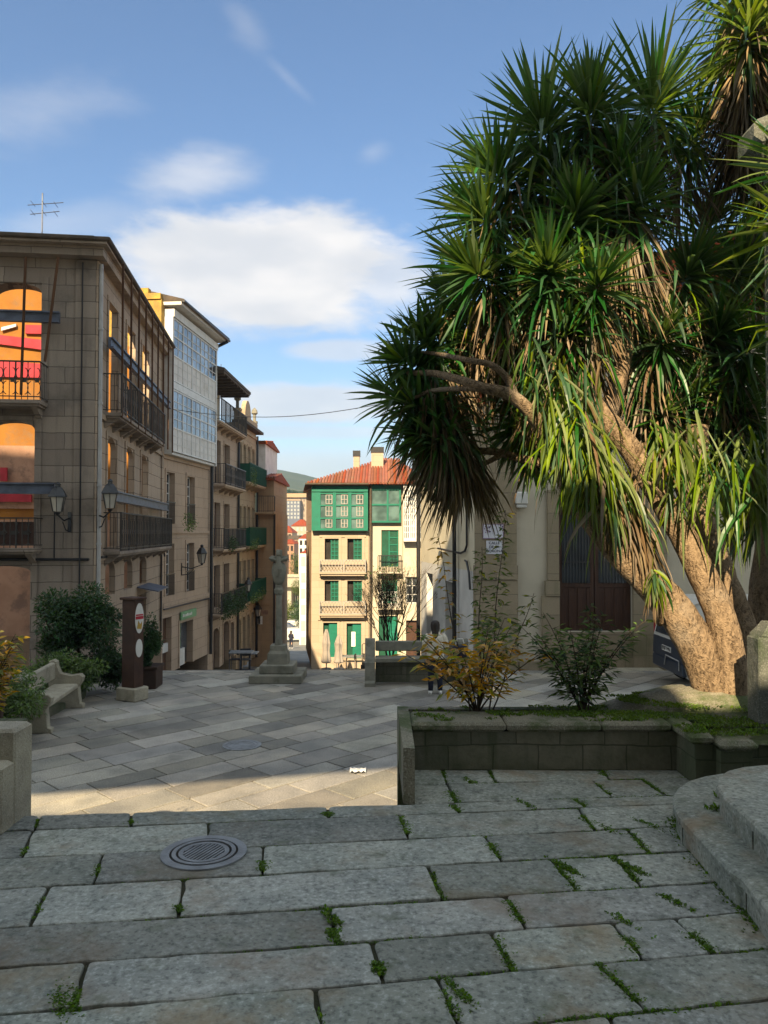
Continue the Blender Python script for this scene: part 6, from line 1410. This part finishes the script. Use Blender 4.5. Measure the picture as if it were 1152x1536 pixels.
# ================================================================== PEOPLE
def person(label, loc, rz, jacket='cream', trousers='navy', sc=1.0, arm=(-.35, .1), bag=False, hood=False):
    t_ = thing('person', label, 'person', loc, rz); S = Matrix.Scale(sc, 4)
    V = [(0, 0, .95), (0, 0, 1.08), (0, .0, 1.25), (0, .01, 1.4), (0, 0, 1.48), (0, -.02, 1.56), (0, -.03, 1.66)]; Rr = [.13, .12, .14, .12, .05, .085, .075]; E = [(0, 1), (1, 2), (2, 3), (3, 4), (4, 5), (5, 6)]
    def ad(v, r, par): V.append(v); Rr.append(r); E.append((par, len(V) - 1)); return len(V) - 1
    for s_ in (-1, 1):
        h = ad((s_ * .09, 0, .88), .09, 0); k = ad((s_ * .1, -.02 * s_, .48), .06, h); a = ad((s_ * .11, .02 * s_, .09), .04, k); ad((s_ * .12, -.12 + .02 * s_, .04), .035, a)
        sh = ad((s_ * .17, 0, 1.37), .06, 3); el = ad((s_ * .24, .02, 1.12), .045, sh); wr = ad((s_ * .2, -.16, .98), .03, el); hd = ad((s_ * .19, -.23, .96), .03, wr)
    me = bpy.data.meshes.new('body'); me.from_pydata([tuple(S @ Vector(v)) for v in V], E, []); o = bpy.data.objects.new('body', me); COL.objects.link(o)
    sm = o.modifiers.new('skin', 'SKIN'); 
    for i, r in enumerate(Rr): me.skin_vertices[0].data[i].radius = (r * sc, r * sc)
    me.skin_vertices[0].data[0].use_root = True; o.modifiers.new('sub', 'SUBSURF').levels = 2; o.modifiers['sub'].render_levels = 2
    dg = bpy.context.evaluated_depsgraph_get(); m2 = bpy.data.meshes.new_from_object(o.evaluated_get(dg)); bpy.data.objects.remove(o)
    # fingers and nose joined to the one body mesh
    bm = bmesh.new(); bm.from_mesh(m2); fb = MB(S)
    for s_ in (-1, 1):
        for q in range(4): x = s_ * .19 + (q - 1.5) * .018; fb.tube([(x, -.235, .955), (x, -.265 - .006 * (q in (1, 2)), .935), (x, -.262, .90 - .004 * (q in (1, 2)))], [.010, .009, .006], 6)
        fb.tube([(s_ * .17, -.21, .95), (s_ * .155, -.24, .93), (s_ * .16, -.255, .915)], [.011, .010, .006], 6)
    fb.tube([(0, -.11, 1.64), (0, -.135, 1.61), (0, -.11, 1.60)], [.008, .014, .008], 6)
    for s_ in (-1, 1): fb.tube([(s_ * .08, -.02, 1.655), (s_ * .098, -.01, 1.63), (s_ * .08, -.02, 1.60)], [.008, .012, .008], 5)
    bv = [bm.verts.new(v) for v in fb.v]
    for f in fb.f: bm.faces.new([bv[i] for i in f])
    bmesh.ops.recalc_face_normals(bm, faces=bm.faces); bm.to_mesh(m2); bm.free()
    m2.materials.clear(); m2.materials.append(g['skin']); m2.polygons.foreach_set('use_smooth', [True] * len(m2.polygons)); ob = bpy.data.objects.new('body', m2); COL.objects.link(ob); ob.parent = t_
    m = MB(S); n = 20; rings = []
    for z, rx, ry, yy in ((.84, .205, .16, 0), (.88, .215, .17, 0), (.93, .20, .155, 0), (.98, .215, .165, 0), (1.03, .20, .155, 0), (1.08, .212, .16, 0), (1.13, .2, .15, 0), (1.18, .215, .16, 0), (1.23, .205, .155, 0), (1.29, .225, .16, 0), (1.34, .215, .15, .0), (1.40, .19, .13, 0), (1.44, .12, .10, 0), (1.50, .095, .095, 0)):
        rings.append([m.p((math.cos(k / n * 6.283) * rx, math.sin(k / n * 6.283) * ry + yy, z)) for k in range(n)])
    m.loft(rings); m.build('jacket', jacket, t_, smooth=True)
    for s_ in (-1, 1):
        m = MB(S); m.tube([(s_ * .15, 0, 1.40), (s_ * .20, .0, 1.34), (s_ * .235, .015, 1.24), (s_ * .255, .02, 1.12), (s_ * .235, -.06, 1.05), (s_ * .205, -.17, .985)], [.07, .085, .08, .072, .068, .05], 12); m.build('sleeve', jacket, t_, smooth=True)
        m = MB(S); m.tube([(s_ * .08, 0, .92), (s_ * .095, 0, .82), (s_ * .1, -.01, .5), (s_ * .11, .01 * s_, .3), (s_ * .115, .02 * s_, .08)], [.105, .105, .075, .068, .058], 12); m.build('trouser_leg', trousers, t_, smooth=True)
        m = MB(S); m.loft([[m.p((s_ * .12 + math.cos(k / 12 * 6.283) * .048 * q, -.05 + .02 * s_ + math.sin(k / 12 * 6.283) * .13 * q, z)) for k in range(12)] for z, q in ((.0, .95), (.03, 1.02), (.07, .95), (.10, .62))]); m.build('shoe', 'shoe', t_, smooth=True)
    m = MB(S); n = 18; rings = []
    for z, r, yy in ((1.33, .05, .10), (1.40, .075, .075), (1.48, .09, .03), (1.56, .105, .0), (1.64, .11, -.005), (1.70, .10, -.01), (1.74, .06, -.01), (1.752, .01, -.01)):
        rings.append([m.p((math.cos(k / n * 6.283) * r * (1 + .06 * math.sin(k * 2.1)), max(-.055 - (.03 if z > 1.68 else 0), math.sin(k / n * 6.283) * r * 1.05 + yy), z)) for k in range(n)])
    m.loft(rings); m.build('hair', 'hair', t_, smooth=True)
    return t_
Yp = 16.3
person('person seen from behind in a quilted cream jacket and dark trousers, standing at the bench', (at(653, 1037, Yp).x, Yp, ZQ), R(180), sc=.86)
bgp = at(690, 995, 17.2); hb = thing('shoulder_bag', 'dark bag standing on the stone bench beside the person in the cream jacket', 'bag', (bgp.x, 17.2, ZQ + .601)); m = MB(); m.box(-.16, .16, -.07, .07, 0, .26, .03); m.build('body', 'navy', hb); m = MB(); m.tube([(-.1, 0, .25), (-.06, 0, .4), (.06, 0, .4), (.1, 0, .25)], .012, 6); m.build('strap', 'white', hb)
Yq = 78; person('distant dark figure walking in the bright square at the end of the street', (at(436.5, 980, Yq).x, Yq, street_z(Yq)), R(150), 'navy', 'navy', 1.0)
# ================================================================== VEHICLES
# van parked across the square behind the tree: local x = width, local y = forward
vn = thing('parked_van', 'white van with dark tailgate and letters on its flank, parked behind the yucca trunks', 'van', (7.2, 17.05, ZQ), R(-90))
# after the turn: local +y -> world +x (nose to the right), local +x -> world -y (towards us)
m = MB(); pr = [(-1.0, .32), (-1.06, .55), (-1.04, 1.0), (-.97, 1.3), (-.86, 1.84), (-.6, 1.92), (2.2, 1.92), (2.9, 1.5), (3.5, 1.25), (3.72, 1.0), (3.75, .45), (3.7, .32)]
rings = []
for x, k in ((-.93, .97), (-.96, 1.0), (-.97, 1.0), (.97, 1.0), (.96, 1.0), (.93, .97)): rings.append([m.p((x - (.05 * max(0, (z - 1.0)) * (1 if x > 0 else -1)), y * k, .32 + (z - .32) * k)) for y, z in pr])
m.loft(rings); bd = m.build('body', 'vanw', vn)
m = MB(); m.box(-.90, .90, -1.10, -1.00, .34, .62, .03); m.build('bumper', 'vand', vn)
m = MB(); m.prism([(-1.064, .62), (-1.045, 1.02), (-1.075, 1.02), (-1.09, .62)], -.90, .90, 'x'); tg = m.build('tailgate', 'vand', vn)
m = MB(); m.prism([(-1.05, 1.03), (-.90, 1.70), (-.93, 1.705), (-1.085, 1.03)], -.84, .84, 'x'); m.build('rear_window_frame', 'vanw', vn)
m = MB(); m.prism([(-1.08, 1.10), (-.94, 1.62), (-.945, 1.625), (-1.09, 1.10)], -.74, .74, 'x'); m.build('rear_window', 'glass', vn)
m = MB(); m.box(-.26, .26, -1.115, -1.095, .76, .87); npl = m.build('number_plate', 'white', vn)
text('8787 FVN', .115, 'lettering', 'black', npl, Matrix.Translation((0, -1.117, .815)) @ FR)
m = MB(); m.tube([(.75, -1.12, .46), (.75, -1.12, .66), (-.0, -1.12, .68), (-.1, -1.12, .46)], .014, 6); m.build('tailgate_trim', 'pipe', vn)
for s_ in (-1, 1): m = MB(); m.box(s_ * .93 - .04, s_ * .93 + .04, -1.05, -.93, 1.05, 1.6, .02); m.build('tail_light', 'red', vn)
for sx in (-.9, .9):
    for sy in (-.35, 2.9):
        m = MB(Matrix.Translation((sx, sy, .32)) @ Matrix.Rotation(R(90), 4, 'Y')); m.lathe([(.18, -.1), (.31, -.1), (.33, -.06), (.33, .06), (.31, .1), (.18, .1)], 24); wl = m.build('wheel', 'rubber', vn)
        m = MB(Matrix.Translation((sx, sy, .32)) @ Matrix.Rotation(R(90), 4, 'Y')); m.lathe([(.01, -.085), (.19, -.085), (.19, .085), (.01, .085)], 20); m.build('rim', 'pipe', wl)
m = MB(); m.box(.975, .982, -.95, 3.0, .34, .72); m.build('side_trim', 'vand', vn)
text('MG', .42, 'lettering', 'navy', vn, Matrix.Translation((.962, -.12, 1.2)) @ Matrix.Rotation(R(90), 4, 'Z') @ FR, 'LEFT') if 0 else text('M', .42, 'lettering', 'navy', vn, Matrix.Translation((.964, -.08, 1.20)) @ Matrix.Rotation(R(90), 4, 'Z') @ FR, 'LEFT')
m = MB(); m.prism([(1.2, 1.25), (2.45, 1.25), (2.1, 1.72), (1.2, 1.72)], .925, .945, 'x'); m.build('side_window', 'glass', vn)
def car(label, px_, py, Y, rz, paint, grp='cars parked in the bright square'):
    p = at(px_, py, Y); c = thing('parked_car', label, 'car', (p.x, Y, street_z(Y) + .02), rz, grp); m = MB()
    pr = [(-2.05, .25), (-2.1, .6), (-2.0, .85), (-1.55, .95), (-1.1, 1.38), (.35, 1.42), (1.0, .98), (1.85, .82), (2.08, .6), (2.05, .25)]
    m.loft([[m.p((y * k, x, .25 + (z - .25) * (k if z > .9 else 1))) for y, z in pr] for x, k in ((-.84, .94), (-.8, 1), (.8, 1), (.84, .94))]); m.build('body', paint, c)
    m = MB(); m.prism([(-1.42, .98), (-1.08, 1.32), (.3, 1.35), (.85, .99)], -.83, .83, 'y'); m.build('window', 'glass', c)
    for sx in (-1.3, 1.3):
        for sy in (-.78, .78): m = MB(Matrix.Translation((sx, sy, .3)) @ Matrix.Rotation(R(90), 4, 'X')); m.lathe([(.01, -.1), (.3, -.1), (.3, .1), (.01, .1)], 16); m.build('wheel', 'rubber', c)
car('white car parked right of the cross shaft in the bright square', 443, 968, 88, R(10), 'vanw'); car('second white car behind the first, closer to the dark house side', 446, 955, 96, R(5), 'vanw'); car('grey car at the left of the cross shaft beyond the street', 428, 958, 93, R(0), 'steel')
# ================================================================== COLUMN AT THE RIGHT EDGE
yc = 5.86; xl = at(1120, 1020, 5.96).x
cp = thing('stone_column', 'dark weathered stone pedestal and column at the right edge, in front of the trunk', 'column', (xl + .27, yc, zt - .05))
m = MB(Matrix.Translation((0, 0, 0))); h = at(1120, 948, 5.8).z - (zt - .05)
m.box(-.27, .27, -.1, .1, 0.0, h - .03, .02); m.build('pedestal', 'pedestal', cp)
m = MB(); m.loft([[m.p((sx * a, sy * a * .38, z)) for sx, sy in ((-1, -1), (1, -1), (1, 1), (-1, 1))] for z, a in ((h - .029, .25), (h + .03, .2), (h + .07, .17))]); m.build('moulding', 'pedestal', cp)
zc = at(1145, 250, 5.86).z - (zt - .05); zt2 = at(1145, 185, 5.86).z - (zt - .05); xs_ = at(1149, 500, 5.86).x - (xl + .27)
m = MB(); m.lathe([(-xs_ * 1.0, h + .071), (-xs_ * .98, (h + zc) / 2), (-xs_ * .95, zc + .02)], 20, (0.0, .0, 0), 1.0, .8); m.build('shaft', 'pedestal', cp, smooth=True)
m = MB(); rr_ = -xs_; m.loft([[m.p((sx * (a - q * .02), sy * a * .7, z)) for sx, sy, q in ((-1, -.7, 0), (-.7, -1, 0), (.7, -1, 0), (1, -.7, 0), (1, .7, 0), (.7, 1, 0), (-.7, 1, 0), (-1, .7, 0))] for z, a in ((zc - .02, rr_), (zc + .02, rr_ + .05), (zc + .07, rr_ + .09), (zc + .11, rr_ + .135), (zt2 - .08, rr_ + .135), (zt2 - .03, rr_ + .1), (zt2 + .04, rr_ - .02), (zt2 + .08, rr_ - .1))]); m.build('capital', 'pedestal', cp)

# ================================================================== HAZE (air over the valley)
m = MB(); m.box(-1900, 1600, -90, 2650, -25, 190); hz = m.build('haze', 'glass'); hz['kind'] = 'stuff'
hm = bpy.data.materials.new('haze'); hm.use_nodes = True; q = NT(hm.node_tree); q.n.clear()
pv = q.new('ShaderNodeVolumePrincipled', inp={'Color': (.62, .74, .92), 'Density': .0004, 'Anisotropy': .2}); ou = q.new('ShaderNodeOutputMaterial'); q.l.new(pv.outputs[0], ou.inputs['Volume'])
hz.data.materials.clear(); hz.data.materials.append(hm)
